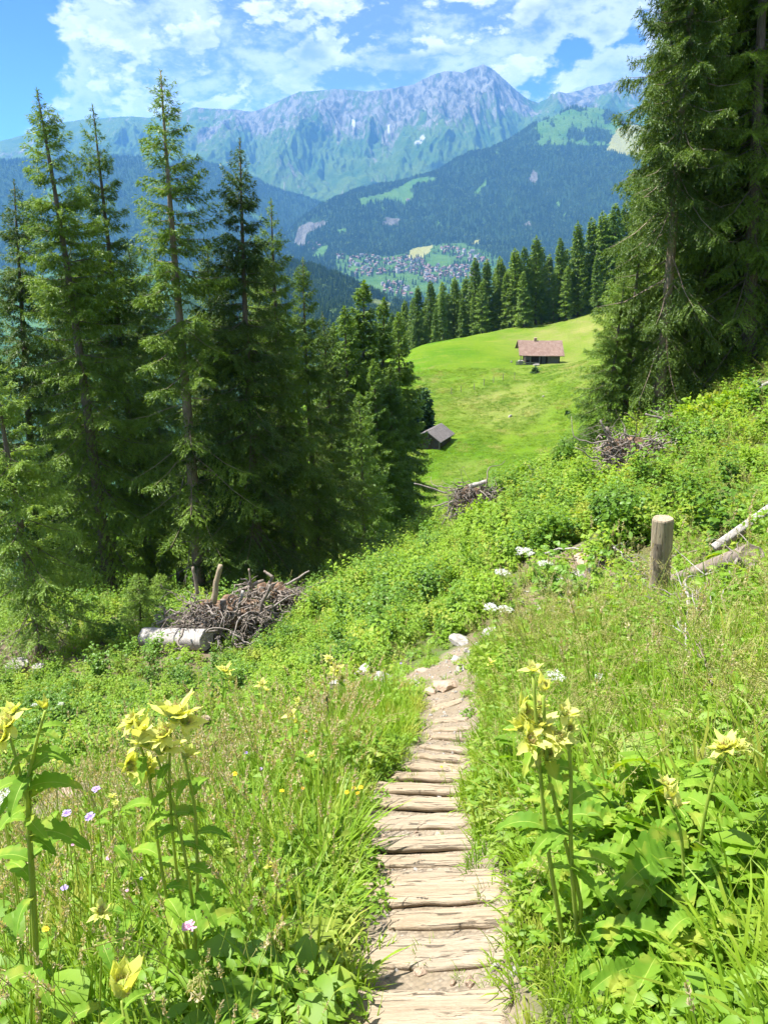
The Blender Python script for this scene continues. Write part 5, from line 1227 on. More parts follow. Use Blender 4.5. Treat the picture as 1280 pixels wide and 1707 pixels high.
# large hut: ridge runs left-right, one low roof side faces the viewer. local x right, y away
g = P(902, 606, 138); g.z = float(H(g.x, g.y)[0]); d = g.y * CP - g.z * SP; u_ = d / F    # metres per photo pixel
W2 = 38 * u_ * .98; D_ = 6.6
hut = empty('alpine_hut', g + Vector((0, .5, -.3)), R(-3), 'long low hut with a faded red shingle roof and open porch on the upper pasture', 'hut')
eave = 2.35; ridge = eave + 1.75
b = Bag(); box(b, -W2 + 1.6, W2 - .9, 1.2, D_ - .3, -.3, eave - .02); link('back_wall', b.mesh('wall', [M['hutwood']]), hut)

for sx, nm in ((-W2 + 1.5, 'gable'), (W2 - 1.0, 'gable')):
    b = Bag(); v = np.array([[sx, 1.2, eave - .02], [sx, D_ - .3, eave - .02], [sx, D_ * .52, ridge - .12], [sx + .12, 1.2, eave - .02], [sx + .12, D_ - .3, eave - .02], [sx + .12, D_ * .52, ridge - .12]])
    b.add(v, [np.array([[0, 1, 4, 3], [1, 2, 5, 4], [2, 0, 3, 5]]), np.array([[0, 2, 1], [3, 4, 5]])]); link('gable', b.mesh('gable', [M['hutwood']]), hut)

b = Bag()
for (ya, za, yb, zb) in ((-.55, eave - .42, D_ * .52, ridge), (D_ + .5, eave - .42, D_ * .52 + .003, ridge)):
    nseg = 24; xs = np.linspace(-W2, W2, nseg); sag = -.10 * np.cos(xs / W2 * 1.4) + .04 * pn(xs, xs * 0 + ya)
    v = np.concatenate([np.c_[xs, np.full(nseg, ya), za + sag * .6 + .02 * pn(xs * 2, xs * 0)], np.c_[xs, np.full(nseg, yb), zb + sag], np.c_[xs, np.full(nseg, ya), za + sag * .6 - .12], np.c_[xs, np.full(nseg, yb), zb + sag - .12]])
    i = np.arange(nseg - 1); f = np.concatenate([np.stack([i, i + 1, nseg + i + 1, nseg + i], 1), np.stack([2 * nseg + i, 3 * nseg + i, 3 * nseg + i + 1, 2 * nseg + i + 1], 1), np.stack([i, 2 * nseg + i, 2 * nseg + i + 1, i + 1], 1), np.array([[0, nseg, 3 * nseg, 2 * nseg], [nseg - 1, 3 * nseg - 1, 4 * nseg - 1, 2 * nseg - 1][::1]])])
    f = f[:-1]; f = np.r_[f, [[nseg - 1, 3 * nseg - 1, 4 * nseg - 1, 2 * nseg - 1]]]; b.add(v, f)
rf = link('roof', b.mesh('roof', [M['roofpink']]), hut)
bb = Bag(); box(bb, -W2 * .27, -W2 * .27 + .55, D_ * .52 - .25, D_ * .52 + .25, ridge - .3, ridge + .42); link('chimney', bb.mesh('chimney', [M['stone_tan']]), rf)
# porch: deck, balustrade, posts; board wall and doorway on the right
b = Bag(); box(b, -W2 - .55, W2 * .02, -.45, 1.2, -.42, -.26); link('porch_deck', b.mesh('deck', [M['hutgrey']]), hut)
for px_ in (-W2 - .45, -W2 + .25, -W2 * .5, -W2 * .1):
    b = Bag(); box(b, px_, px_ + .13, -.42, -.29, -1.3, (eave - .5) if px_ > -W2 else .85); link('porch_post', b.mesh('post', [M['hutgrey']]), hut)
b = Bag()
for k in range(3): box(b, -W2 - .5, -W2 * .06, -.47 - .003 * k, -.42, -.12 + k * .30, .06 + k * .30)
link('balustrade', b.mesh('balustrade', [M['hutgrey']]), hut)
b = Bag(); box(b, -W2 + .0, -W2 + .9, .3, .9, -.2, .75); link('bench_box', b.mesh('bench_box', [M['log']]), hut)
b = Bag(); xs = np.linspace(W2 * .30, W2 * .82, 9)
for i in range(8): box(b, xs[i] + .01, xs[i + 1] - .01, .55 + .012 * (i % 2), .62, -.35, eave - .2)
link('board_wall', b.mesh('board_wall', [M['hutgrey']]), hut)
b = Bag(); box(b, W2 * .30 - .12, W2 * .30, .4, 1.2, -.35, eave - .2); box(b, W2 * .82, W2 * .82 + .10, .4, 1.2, -.35, eave - .2); link('corner_post', b.mesh('corner_post', [M['hutwood']]), hut)
b = Bag(); box(b, W2 * .08, W2 * .24, 1.10, 1.19, -.3, 1.5); link('door', b.mesh('door', [M['hutgrey']]), hut)
b = Bag(); box(b, -W2 * .62, -W2 * .45, 1.13, 1.19, .7, 1.35); link('window', b.mesh('window', [M['hutgrey']]), hut)
b = Bag(); box(b, -W2 + 1.55, W2 - .95, 1.18, D_ - .32, -1.5, -.3); link('stone_base', b.mesh('stone_base', [M['stone_tan']]), hut)
for (px_, py_, w, h, k, lab) in ((908, 606, 12, 5, 1, 'pale flat stone at the doorway of the large hut'), (893, 609, 12, 4, 2, 'pale stone in front of the porch of the large hut'), (852, 604, 5, 4, 0, 'small pale stone left of the porch of the large hut')): stone(px_, py_, w, h, k, lab)
# small shed: gable towards the left-front
g = ground(713, 749); d = g.y * CP - g.z * SP; u_ = d / F
sh = empty('small_shed', g + Vector((0, 0, -.2)), R(61), 'small dark wooden shed with a grey shingle gable roof at the foot of the pasture', 'shed')
# local: x along ridge, gable faces -x ; y across
Lh, Wh, ev = 58 * u_, 42 * u_, 22 * u_; rd = ev + 12.5 * u_
b = Bag()
box(b, 0, Lh * .80, -Wh / 2, Wh / 2, -.8, ev); link('wall', b.mesh('wall', [M['hutwood']]), sh)
for sx in (0.0, Lh * .80 - .1):
    b = Bag(); v = np.array([[sx, -Wh / 2, ev + .003], [sx, Wh / 2, ev + .003], [sx, 0, rd - .05], [sx + .1, -Wh / 2, ev + .003], [sx + .1, Wh / 2, ev + .003], [sx + .1, 0, rd - .05]]); b.add(v, [np.array([[0, 1, 4, 3], [1, 2, 5, 4], [2, 0, 3, 5]]), np.array([[0, 2, 1], [3, 4, 5]])]); link('gable', b.mesh('gable', [M['hutwood']]), sh)
b = Bag(); ov = .22; sl = (rd - ev) / (Wh / 2)
for sg in (-1, 1):
    y1 = sg * (Wh / 2 * (1 + ov)); z1 = rd - sl * abs(y1); v = np.array([[x, y, z + dz] for dz in (0.06, -.03) for (y, z) in ((0.0, rd), (y1, z1)) for x in (-.45, Lh * .80 + .4)])
    b.add(v, np.array([[0, 1, 3, 2], [4, 6, 7, 5], [0, 4, 5, 1], [2, 3, 7, 6], [0, 2, 6, 4], [1, 5, 7, 3]]))
link('roof', b.mesh('roof', [M['roofgrey']]), sh)
b = Bag(); box(b, -.05, 0.0, -.45, .45, -.2, ev * .85); link('door', b.mesh('door', [M['hutwood']]), sh)
b = Bag(); box(b, -.06, .06, -Wh / 2 - .06, -Wh / 2 + .08, -.6, ev); link('corner_post', b.mesh('corner_post', [M['hutgrey']]), sh)
stone(697, 747, 9, 6, 1, 'white stone at the left corner of the small shed')
# round bush beside the shed, bushes on the slope
def bush(px, py, wpx, hpx, seed, label, mt='shrubdark', Y=None, n=1600, leaf=.16, group=None, name='bush'):
    g = ground(px, py) if Y is None else P(px, py, Y); g = g.copy(); g.z = float(H(g.x, g.y)[0]) - .05; d = g.y * CP - g.z * SP; w = wpx / F * d / 2; h = hpx / F * d; rs = np.random.RandomState(seed)
    o = empty(name, g, 0, label, 'bush', group); b = Bag()
    c = unit(rs.randn(n, 3)); c[:, 2] = np.abs(c[:, 2]); r = rs.rand(n) ** .4; lob = 1 + .45 * fbm(c[:, 0] * 2.3 + seed, c[:, 1] * 2.3 + c[:, 2] * 2, 3); p = c * (r * lob)[:, None] * np.array([w, w * .9, h]) + np.array([0, 0, h * .05])
    dd = unit(c * .6 + rs.randn(n, 3) * .6 + np.array([0, 0, -.1])); v, f = strips(p, dd, unit(np.c_[rs.randn(n, 2) * .5, np.ones(n)]), leaf * (.6 + .7 * rs.rand(n)), leaf * .36 * (.7 + .5 * rs.rand(n)), .2 * rs.rand(n), OVATE, .2); b.add(v, f); link('foliage', b.mesh('foliage', [M[mt]]), o)
    b = Bag()
    for i in range(9): a = rs.rand() * 6.28; s = np.linspace(0, 1, 5)[:, None]; b.tube(np.array([math.cos(a) * w * .7, math.sin(a) * w * .7, h * (.5 + .4 * rs.rand())]) * np.c_[s ** 1.3, s ** 1.3, s], max(.008, w * .02) * (1.2 - s[:, 0]), 4)
    link('stem', b.mesh('stem', [M['bark']]), o, kind='stuff'); return o
bush(702, 712, 42, 70, 31, 'dark green broadleaf tree crown right of the middle clump, behind the small shed', 'needles_far', 100, 2600, .55, None, 'broadleaf_tree')
for i, (px, py, w, h, n, leaf, mt, lab) in enumerate([
 (1040, 910, 90, 80, 1500, .10, 'shrubdark', 'dark leafy bush left of the tall post, biggest on the slope'), (925, 915, 80, 56, 1300, .10, 'shrubdark', 'dark bush below the middle of the slope crest'),
 (945, 790, 50, 50, 1100, .13, 'shrubdark', 'dark rounded bush on the crest of the slope above the pasture'), (875, 808, 55, 36, 1000, .12, 'shrub', 'bright bush on the crest left of the dark rounded bush'),
 (1190, 705, 120, 50, 1700, .12, 'shrub', 'broad light green bush below the right stand of spruces'), (1240, 690, 80, 46, 1200, .12, 'shrub', 'light green bush at the right edge below the spruces'),
 (718, 895, 40, 32, 700, .12, 'shrubdark', 'small dark bush at the pasture edge right of the shadow'), (1005, 830, 60, 44, 900, .12, 'shrub', 'bush left of the short grey stump'),
 (800, 870, 60, 40, 900, .11, 'shrub', 'bright bush beside the small root plate at the pasture edge'), (540, 985, 60, 26, 600, .10, 'shrub', 'bright low bush right of the second root plate'),
 (1120, 745, 50, 34, 700, .12, 'shrubdark', 'dark bush under the flat root plate'), (892, 622, 10, 9, 160, .5, 'needles_far', 'tiny dark bush on the pasture below the large hut'),
 (945, 690, 5, 4, 60, .4, 'needles_far', 'tiny bush on the pasture at the left of the right stand')]):
    bush(px, py, w, h, 300 + i, lab, mt, None, n, leaf)
# pasture fence: separate wooden stakes
for i, (px, py) in enumerate(((752, 657), (768, 654), (790, 650), (806, 643), (822, 638), (838, 634), (857, 632))):
    g = ground(px, py); b = Bag(); b.tube(np.array([[0, 0, -.2], [.02, 0, .5], [0, 0, 1.1]]), .055, 5)
    link('fence_stake', b.mesh('fence_stake', [M['dead']]), None, 'weathered wooden stake in the thin row across the pasture', 'fence post', 'stakes of the pasture fence', None, g)

# ------------------------------------------------------------------ village
def house_mesh(name, L, W, h, wall, roof):
    b = Bag(); box(b, -L / 2, L / 2, -W / 2, W / 2, -6, h, 0); rd = h + W * .28; e = 1.15
    b.add(np.array([[x, y, z] for x in (-L / 2, L / 2) for (y, z) in ((-W / 2, h + .01), (W / 2, h + .01), (0, rd - .3))]), [np.array([[0, 1, 4, 3]]), np.array([[0, 2, 1], [3, 4, 5]])], 0)
    for sg in (-1, 1):
        v = np.array([[x, y, z + dz] for dz in (.25, -.1) for (y, z) in ((0, rd), (sg * W / 2 * e, h - W * .28 * (e - 1))) for x in (-L / 2 * 1.08, L / 2 * 1.08)]); b.add(v, np.array([[0, 1, 3, 2], [4, 6, 7, 5], [0, 4, 5, 1], [2, 3, 7, 6], [0, 2, 6, 4], [1, 5, 7, 3]]), 1)
    for k in range(int(L // 3.2)):
        for zf in ([1.2, 3.9] if h > 5 else [1.2]):
            x = -L / 2 + 1.3 + k * 3.1
            if x + 1.2 < L / 2: box(b, x, x + 1.1, -W / 2 - .06, -W / 2 - .01, zf, zf + 1.2, 2)
    return b.mesh(name, [wall, roof, M['winglass']])
def flat_mat(name, c, r=.8):
    m_, t = mat(name); n = t.noise(objvec(t), .8, 4, .6); out(t, bsdf(t, t.mix(t.m('MULTIPLY', n, .5), c, tuple(x * .7 for x in c)), r, .2)); return m_
M['winglass'] = flat_mat('window_glass', (.03, .035, .045), .2); M['plaster'] = flat_mat('white_plaster', (.42, .41, .39)); M['chalet'] = flat_mat('brown_timber', (.20, .11, .07)); M['chaletlight'] = flat_mat('light_timber', (.36, .24, .17))
M['r_red'] = flat_mat('red_tiles', (.17, .10, .085)); M['r_grey'] = flat_mat('grey_slate', (.15, .14, .155)); M['r_pink'] = flat_mat('faded_tiles', (.22, .165, .155))
kinds = [(house_mesh('h1', 13, 11, 5.5, M['chalet'], M['r_red']), 'brown timber chalet with a red roof in the distant village'), (house_mesh('h2', 14, 11, 6.5, M['plaster'], M['r_red']), 'white walled house with a red roof in the distant village'),
         (house_mesh('h3', 12, 10, 5.5, M['chaletlight'], M['r_grey']), 'light timber house with a grey roof in the distant village'), (house_mesh('h4', 20, 13, 10, M['plaster'], M['r_grey']), 'large white building with a grey roof in the distant village'),
         (house_mesh('h5', 12, 10, 5, M['chaletlight'], M['r_pink']), 'light timber house with a pale pink roof in the distant village')]
rs = np.random.RandomState(91); zones = [(((582, 430), (600, 425), (632, 428), (640, 458), (600, 464), (578, 458)), 55), (((637, 433), (690, 424), (706, 430), (706, 458), (640, 455)), 70), (((702, 441), (780, 443), (792, 462), (730, 466), (704, 462)), 80),
        (((733, 412), (760, 413), (800, 425), (820, 440), (800, 441), (760, 430), (735, 420)), 45), (((637, 470), (662, 469), (690, 489), (680, 494), (640, 486)), 28), (((706, 462), (729, 460), (728, 472), (708, 474)), 12), (((560, 424), (572, 424), (572, 432), (560, 432)), 5), (((515, 405), (532, 402), (534, 416), (518, 420)), 6)]
placed = []; first = {}
for poly, nn in zones:
    x0 = min(p[0] for p in poly); x1 = max(p[0] for p in poly); y0 = min(p[1] for p in poly); y1 = max(p[1] for p in poly); c = 0; tries = 0
    while c < nn and tries < 4000:
        tries += 1; px = x0 + (x1 - x0) * rs.rand(); py = y0 + (y1 - y0) * rs.rand()
        if not inpoly(np.array([px]), np.array([py]), poly)[0]: continue
        if any(inpoly(np.array([px]), np.array([py]), p_)[0] for p_ in clear_polys) and rs.rand() < .97: continue
        q = hit(px, py, 2300, 5200, H_d)
        if q is None or any((q.x - e.x) ** 2 + (q.y - e.y) ** 2 < 17 ** 2 for e in placed): continue
        placed.append(q); c += 1; k = rs.choice(5, p=[.28, .24, .18, .08, .22])
        o = link('village_house', kinds[k][0], None, kinds[k][1], 'house', kinds[k][1].replace(' in the distant village', 's of the village').replace('a ', ''), None, q + Vector((0, 0, .5)))
        o.rotation_euler = (0, 0, rs.choice([0, math.pi / 2, math.pi / 2, math.pi / 2]) + rs.randn() * .35 + .3)
for (px, py, k, Hf, lab) in ((680, 335, 1, H_d, 'lone farmhouse on the light green clearing of the wooded mountain'), (1037, 207, 3, H_d, 'mountain station building on the pale alp near the right spruces'), (1048, 206, 1, H_d, 'smaller building beside the mountain station on the pale alp'), (684, 450, 3, H_d, 'largest white hotel in the middle of the distant village')):
    q = hit(px, py, 2300, 6400, Hf)
    if q is not None: o = link('mountain_house', kinds[k][0], None, lab, 'house', None, None, q); o.scale = (1.3,) * 3; o.rotation_euler = (0, 0, 1.4 if k == 3 else .2)
# ------------------------------------------------------------------ flowering plants that stand out
def bract_head(size, seed, open_=.6, n=9, spread=None):
    """pale bracts round a tuft of florets; size = overall width"""
    rs = np.random.RandomState(seed); b = Bag(); k = n + 5; az = np.arange(k) * 2.4 + rs.rand(k) * .5; el = np.where(rs.rand(k) < open_, rs.rand(k) * .7 - .25, .8 + .9 * rs.rand(k)) if open_ > 0 else 2.6 + 1.6 * rs.rand(k); d = unit(np.c_[np.cos(az), np.sin(az), el]); L = size * (.32 + .26 * rs.rand(k))
    base = np.c_[np.cos(az), np.sin(az), 0 * az] * size * (.05 if open_ > 0 else .10); v, f = strips(base, d, unit(np.c_[-np.cos(az) * .6, -np.sin(az) * .6, np.ones(k)]), L, L * .25, .15 * rs.randn(k), [(0, .35), (.2, .85), (.42, 1), (.65, .72), (.85, .32), (1, .02)], .35)
    v += .012 * size * rs.randn(*v.shape); b.add(v, f, 0)
    t = Bag(); m = 60; d = unit(rs.randn(m, 3) * .38 + np.array([0, 0, 1.0])); q = np.c_[rs.randn(m, 2) * size * .05, np.full(m, size * .05)]; v, f = diamonds(q, d, unit(np.cross(d, rs.randn(m, 3))), size * (.14 + .14 * rs.rand(m)), np.full(m, size * .030)); t.add(v, f, 0)
    u_ = Bag(); bm = bmesh.new(); bmesh.ops.create_icosphere(bm, subdivisions=2, radius=size * .11); u_.add(np.array([v.co[:] for v in bm.verts]) * [1, 1, 1.3] + [0, 0, size * .07], np.array([[v.index for v in f.verts] for f in bm.faces]), 0); bm.free()
    return b.mesh('bracts', [M['bract']], True), t.mesh('florets', [M['floret']]), u_.mesh('flower_base', [M['stem']])
HEADS = [bract_head(1.0, 400 + i, (.55, .40, .20, -1)[i % 4], (9, 10, 8, 7)[i % 4]) for i in range(8)]
def thistle(base_px, Yb, heads, stems, label, leaves=(), seed=0, r=.0075, big=0, name='cabbage_thistle'):
    """heads: (px, py, size px, tilt); stems: lists of (px, py) down to the base"""
    rs = np.random.RandomState(seed); bx = P(base_px, 1400, Yb).x; 
    for _ in range(8): z = float(H(bx, Yb)[0]); dd = Yb * CP - z * SP; bx = (base_px - CX) / F * dd
    base = Vector((bx, Yb, z - .03)); o = empty(name, base, 0, label, 'flower', 'pale yellow cabbage thistles')
    B0 = np.array(base)
    for st in stems:
        P_ = [np.array(P(x, y, Yb + rs.randn() * .012)) - B0 for x, y in st] + [np.array([0.01 * rs.randn(), 0.01 * rs.randn(), 0])]
        P_ = np.array(P_); t = np.linspace(0, 1, len(P_)); tt = np.linspace(0, 1, 14); pts = np.c_[[np.interp(tt, t, P_[:, c]) for c in range(3)]].T; pts[1:-1] = (pts[:-2] + 2 * pts[1:-1] + pts[2:]) / 4
        rr = .72 * r * (.62 + .5 * tt); link('stem', Bag().tube(pts, rr, 9).mesh('stem', [M['stem']], True), o)
        L = np.linalg.norm(pts[0] - pts[-1])
        for i in range(max(2, int(L / .17))):
            k = .14 + .8 * (i + rs.rand() * .5) / (L / .17); 
            if k > .97: continue
            p = np.array([np.interp(k, tt, pts[:, c]) for c in range(3)]); a = i * 2.6 + rs.rand() * 1.2 + seed; ll = (.06 + .13 * k) * (.7 + .5 * rs.rand()); d = unit(np.array([[math.cos(a), math.sin(a), .5]]))
            lb = Bag(); lobed_leaf(lb, p, d[0], np.array([0, 0, 1.0]), ll * 1.15, ll * .22, .7, seed * 31 + i, 6, .35); link('leaf', lb.mesh('leaf', [M['thleaf'], M['stem']], True), o)
    for (px, py, sz, tx, ty, k) in heads:
        p = P(px, py, Yb + rs.randn() * .02) - base; dd = (p + base).y * CP - (p + base).z * SP; s = sz / F * dd
        h = bpy.data.objects.new('flower_head', HEADS[k][0]); C.objects.link(h); h.parent = o; h.location = p; h.scale = (s * .98,) * 3; h.rotation_euler = (tx, ty, rs.rand() * 6.28)
        for nm, me in (('floret_tuft', HEADS[k][1]), ('flower_base', HEADS[k][2])):
            c_ = bpy.data.objects.new(nm, me); C.objects.link(c_); c_.parent = h
    return o
thistle(960, 1.62, [(888, 1118, 42, .0, 0, 2), (905, 1150, 50, .2, .1, 3), (868, 1186, 62, .5, -.7, 0), (896, 1180, 50, .3, 0, 2), (940, 1190, 52, .1, .3, 2), (868, 1216, 66, .4, -.5, 4), (925, 1232, 66, .3, .5, 5), (898, 1212, 84, .2, 0, 1), (880, 1236, 70, .5, -.3, 0), (912, 1255, 60, .6, .2, 4), (892, 1278, 54, .8, -.2, 3), (946, 1215, 40, .2, .7, 6)],
        [((888, 1125), (893, 1200), (900, 1290), (910, 1400), (930, 1520)), ((905, 1160), (908, 1230), (914, 1295), (945, 1420), (975, 1520)), ((940, 1200), (952, 1280), (950, 1350), (952, 1450))], 'tallest pale yellow thistle right of the steps with a long stack of flower heads', seed=1, r=.0095)
thistle(1155, 1.75, [(1214, 1246, 66, .3, .5, 1), (1205, 1250, 56, .2, -.4, 5), (1228, 1244, 46, .4, .9, 4)], [((1212, 1255), (1190, 1290), (1175, 1350), (1160, 1450))], 'single headed yellow thistle on a curved stem near the right edge', seed=2, r=.008)
thistle(1130, 1.62, [(1108, 1308, 40, 0, -.2, 2), (1112, 1330, 54, .2, 0, 3), (1125, 1345, 46, .2, .5, 6)], [((1112, 1335), (1135, 1380), (1140, 1470), (1132, 1560))], 'faded pale thistle in front of the curved one at the right', seed=3, r=.0085)
thistle(330, 1.9, [(292, 1196, 100, .5, .4, 0), (306, 1202, 70, .4, .7, 4), (222, 1203, 56, .3, -.4, 5), (245, 1238, 92, .5, -.2, 1), (268, 1252, 92, .4, .1, 0), (212, 1278, 60, .9, -.8, 4), (250, 1278, 70, .6, -.2, 5), (308, 1262, 60, .6, .6, 2), (232, 1222, 60, .3, -.2, 3), (275, 1225, 70, .3, .1, 1)],
        [((262, 1262), (290, 1340), (312, 1440), (325, 1530)), ((285, 1215), (282, 1300), (290, 1420), (308, 1540)), ((225, 1215), (250, 1290), (262, 1400), (285, 1540)), ((308, 1262), (325, 1340), (330, 1440))], 'largest cluster of yellow thistle heads, left of the steps', seed=4, r=.0085)
thistle(65, 1.72, [(15, 1208, 78, .3, .1, 1), (8, 1230, 70, .6, -.2, 0), (22, 1190, 50, .1, .2, 2)], [((16, 1225), (35, 1290), (48, 1360), (58, 1480)), ((76, 1185), (60, 1240), (44, 1310), (46, 1330))], 'yellow thistle with a side bud at the left edge of the photo', seed=5, r=.009)
thistle(60, 1.74, [(77, 1180, 38, .1, .2, 3)], [((76, 1186), (62, 1235), (50, 1300), (52, 1400))], 'closed yellow bud on a thin stem beside the left edge thistle', seed=6, r=.006)
thistle(215, 1.12, [(203, 1655, 120, .15, .2, 7)], [((203, 1668), (208, 1705))], 'big closed pale green bud near the bottom left corner', seed=7, r=.006)
thistle(172, 1.6, [(168, 1522, 46, .2, .1, 1)], [((168, 1528), (170, 1580))], 'small yellow head low in the grass at the lower left', seed=8, r=.005)
thistle(1030, 1.45, [(1012, 1648, 50, .1, .2, 3)], [((1012, 1655), (1022, 1690))], 'pale bud at the lower right below the tallest thistle', seed=9, r=.005)
thistle(1040, 2.3, [(1036, 1410, 26, .1, .0, 3)], [((1036, 1415), (1038, 1470))], 'small round bud among the big leaves right of the tallest thistle', seed=10, r=.004)
for i, (bx, Yb, hx, hy, sz, lab) in enumerate([(378, 5.0, 376, 1120, 34, 'slender yellow thistle left of the bend, tallest of the far ones'), (440, 4.6, 436, 1142, 26, 'slender yellow thistle between the two neighbours left of the bend'), (492, 3.7, 486, 1192, 30, 'slim thistle bud in front of the bare bank left of the steps'),
   (500, 4.0, 496, 1168, 16, 'tiny yellow bud above the slim thistle bud'), (566, 5.4, 560, 1118, 32, 'yellow thistle in front of the flat white stone'), (512, 3.2, 520, 1262, 24, 'low pale thistle bud left of the middle steps'), (816, 5.2, 816, 1106, 22, 'small yellow thistle at the right of the path bend'),
   (1176, 2.9, 1172, 1222, 26, 'distant pale thistle head behind the curved stem'), (190, 2.6, 188, 1330, 20, 'small yellow bud left of the largest cluster'), (455, 2.2, 452, 1445, 24, 'pale bud in the grass below the bare bank'), (550, 5.6, 548, 1098, 20, 'smallest yellow thistle behind the flat white stone'), (700, 10.5, 950, 1072, 18, 'small yellow thistle under the post'), (40, 3.3, 95, 1262, 22, 'yellow head behind the left edge thistle')]):
    if i == 11: bx = 955; Yb = 6.4
    if i == 12: bx = 96
    thistle(bx, Yb, [(hx, hy, sz, .2, .2, i % 3), (hx + sz * .3, hy + sz * .4, sz * .7, .4, .5, (i + 1) % 4)], [((hx, hy + 4), (hx + (bx - hx) * .5, hy + 45))], lab, seed=20 + i, r=.0055)

def umbel(px, py, sz, Yb, bx, label, seed):
    rs = np.random.RandomState(seed); base = P(bx, 1300, Yb); z = float(H(base.x, Yb)[0])
    for _ in range(6): base.x = (bx - CX) / F * (Yb * CP - z * SP); z = float(H(base.x, Yb)[0])
    base.z = z - .02; top = np.array(P(px, py, Yb) - base); o = empty('umbel_flower', base, 0, label, 'flower', 'white umbel flowers'); d = Yb * CP - z * SP; s = .85 * sz / F * d / 2
    t = np.linspace(0, 1, 8)[:, None]; pts = top * t + np.array([.04, 0, 0]) * np.sin(t * 3.1); link('stem', Bag().tube(pts * np.array([1, 1, 1]), .004 * (1.3 - .6 * t[:, 0]), 6).mesh('stem', [M['stem']], True), o)
    b = Bag(); r_ = Bag(); n = 15
    for i in range(n):
        a = i * 2.4; q = math.sqrt((i + .5) / n) * s; c = top + np.array([math.cos(a) * q, math.sin(a) * q, .25 * s - .3 * q * q / s + .35 * s * 0]) + rs.randn(3) * .05 * s; r_.tube(np.array([top - [0, 0, .35 * s], c]), .0012, 3)
        m = 26; p = c + rs.randn(m, 3) * np.array([.13, .13, .035]) * s; dd = unit(rs.randn(m, 3) + [0, 0, .4]); v, f = diamonds(p, dd, unit(np.cross(dd, rs.randn(m, 3))), np.full(m, .14 * s), np.full(m, .12 * s)); b.add(v, f)
    link('flower_head', b.mesh('flower_head', [M['white']]), o); link('ray_stalks', r_.mesh('ray_stalks', [M['stem']]), o); 
    for i in range(2):
        k = .25 + .3 * i; p = top * k; v, f = strips(p[None], unit(np.array([[rs.randn(), rs.randn(), .4]])), np.array([[0, 0, 1.0]]), np.array([.14]), np.array([.05]), np.array([.5]), lobed(5, seed), .2); link('leaf', mesh_np('leaf', v, f, [M['herb']]), o)
for i, a_ in enumerate([(874, 920, 32, 7.0, 925, 'white umbel on the highest stalk left of the tall post'), (836, 954, 26, 6.8, 880, 'white umbel left of and below the highest one'), (908, 940, 26, 7.2, 925, 'white umbel right of and below the highest one'), (818, 1012, 26, 5.6, 850, 'flat white umbel above the path bend'), (842, 1016, 26, 6.0, 860, 'white umbel just right of the flat one above the bend'),
    (925, 1128, 34, 4.0, 930, 'white umbel behind the tallest yellow thistle'), (1003, 1132, 32, 3.9, 985, 'white umbel in the grass right of the tallest yellow thistle'), (928, 1018, 30, 6.6, 940, 'white umbel in the dry twigs left of the tall post'), (-4, 1322, 44, 2.2, 30, 'white umbel cut by the left edge, upper one'), (2, 1341, 30, 2.1, 34, 'small white umbel cut by the left edge, lower one'), (932, 964, 12, 7.5, 934, 'tiny white umbel above the twigs'), (58, 1175, 10, 8.0, 60, 'small white umbel in the far herbs at the left, nearer the edge'), (102, 1173, 10, 8.2, 104, 'small white umbel in the far herbs at the left, further right')]): umbel(a_[0], a_[1], a_[2], a_[3], a_[4], a_[5], 500 + i)

def small_flower(kind, px, py, sz, Yb, mt, label, group, seed, cat='flower', petals=16, dome=.3):
    rs = np.random.RandomState(seed); bx = px + rs.randn() * 14; z = -3.0; X_ = 0
    for _ in range(7): X_ = (bx - CX) / F * (Yb * CP - z * SP); z = float(H(X_, Yb)[0])
    base = Vector((X_, Yb, z - .02)); top = np.array(P(px, py, Yb) - base); 
    if top[2] < .05: top[2] = .12
    o = empty(kind, base, 0, label, cat, group); s = .64 * sz / F * (Yb * CP - z * SP) / 2; t = np.linspace(0, 1, 7)[:, None]
    link('stem', Bag().tube(top * t + np.array([.02, .01, 0]) * np.sin(t * 3.1), .0018, 5).mesh('stem', [M['stem']], True), o)
    az = np.arange(petals) * 6.283 / petals; d = unit(np.c_[np.cos(az), np.sin(az), dome + .15 * rs.randn(petals)]); v, f = strips(np.repeat(top[None], petals, 0), d, np.array([[0, 0, 1.0]]), np.full(petals, s) * (.85 + .3 * rs.rand(petals)), np.full(petals, s * 3.0 / petals), np.full(petals, .2), [(0, .3), (.6, 1), (.9, .9), (1, .4)]); link('petals', mesh_np('petals', v, f, [M[mt]]), o)
    m = 50; p = top + rs.randn(m, 3) * np.array([.28, .28, .12]) * s + np.array([0, 0, dome * s * .5]); dd = unit(rs.randn(m, 3) + [0, 0, 1]); b = Bag(); v, f = diamonds(p, dd, unit(np.cross(dd, rs.randn(m, 3))), np.full(m, .22 * s), np.full(m, .16 * s)); b.add(v, f); link('flower_centre', b.mesh('flower_centre', [M[mt if mt != 'white' else 'yellow']]), o)
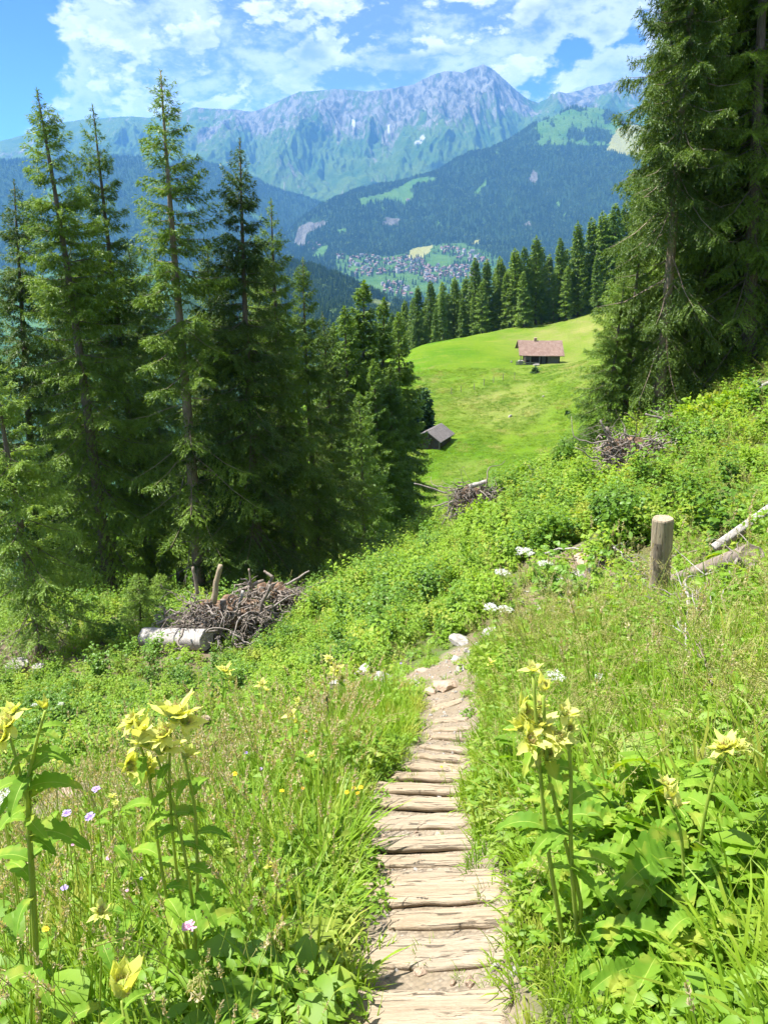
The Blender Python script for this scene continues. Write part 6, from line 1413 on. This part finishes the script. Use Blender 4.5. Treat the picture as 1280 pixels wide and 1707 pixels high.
for i, (px, py, sz, Yb, mt, lab) in enumerate([(161, 1316, 20, 2.3, 'purple', 'lilac scabious above the two neighbouring ones at the left'), (112, 1356, 22, 2.2, 'purple', 'left one of the two level lilac scabious'), (150, 1362, 24, 2.2, 'purple', 'right one of the two level lilac scabious'), (108, 1480, 18, 1.9, 'purple', 'lilac scabious low in the grass at the left'),
   (181, 1431, 12, 2.1, 'pink', 'small pink flower below the lilac scabious'), (315, 1545, 34, 1.75, 'pink', 'large pale pink flower head in the lower left grass'), (410, 1255, 10, 4.2, 'purple', 'tiny lilac flower left of the bare bank'), (435, 1282, 10, 4.0, 'purple', 'tiny lilac flower below the other tiny one'), (236, 1465, 10, 2.0, 'purple', 'tiny lilac flower in the tall grass right of the low scabious'),
   (1083, 1212, 10, 3.4, 'purple', 'tiny lilac flower in the grass right of the tallest thistle'), (668, 1106, 7, 8.4, 'purple', 'tiny lilac dot above the white rock'), (640, 1156, 8, 6.5, 'purple', 'tiny lilac dot below the white rock'), (212, 1485, 9, 1.95, 'pink', 'tiny magenta flower in the tall grass'), (122, 1408, 9, 2.2, 'pink', 'tiny pink flower below the two level scabious')]): small_flower('scabious' if mt == 'purple' else 'pink_flower', px, py, sz, Yb, mt, lab, 'lilac and pink meadow flowers', 600 + i, dome=.45)
for i, (px, py, sz, Yb, lab) in enumerate([(578, 1320, 12, 2.9, 'orange flower leftmost of the clump beside the steps'), (590, 1314, 13, 2.9, 'orange flower second from the left of the clump beside the steps'), (601, 1312, 13, 2.9, 'orange flower topmost right of the clump beside the steps'), (596, 1322, 11, 2.8, 'orange flower lowest of the clump beside the steps'),
   (503, 1226, 9, 3.9, 'orange flower on a thin stalk left of the thin post, lower one'), (511, 1219, 9, 4.0, 'orange flower on a thin stalk left of the thin post, upper one'), (505, 1314, 10, 3.0, 'orange flower left of the long timber step'), (470, 1318, 12, 3.0, 'yellow flower beside the orange one left of the steps'), (392, 1290, 14, 3.1, 'yellow flower right of the white rock'), (77, 1548, 16, 1.7, 'orange flower at the foot of the left edge thistle'), (735, 1295, 8, 3.6, 'tiny yellow flower on the middle steps')]): small_flower('orange_flower', px, py, sz, Yb, 'yellow', lab, 'orange and yellow meadow flowers', 640 + i, petals=14, dome=.2)
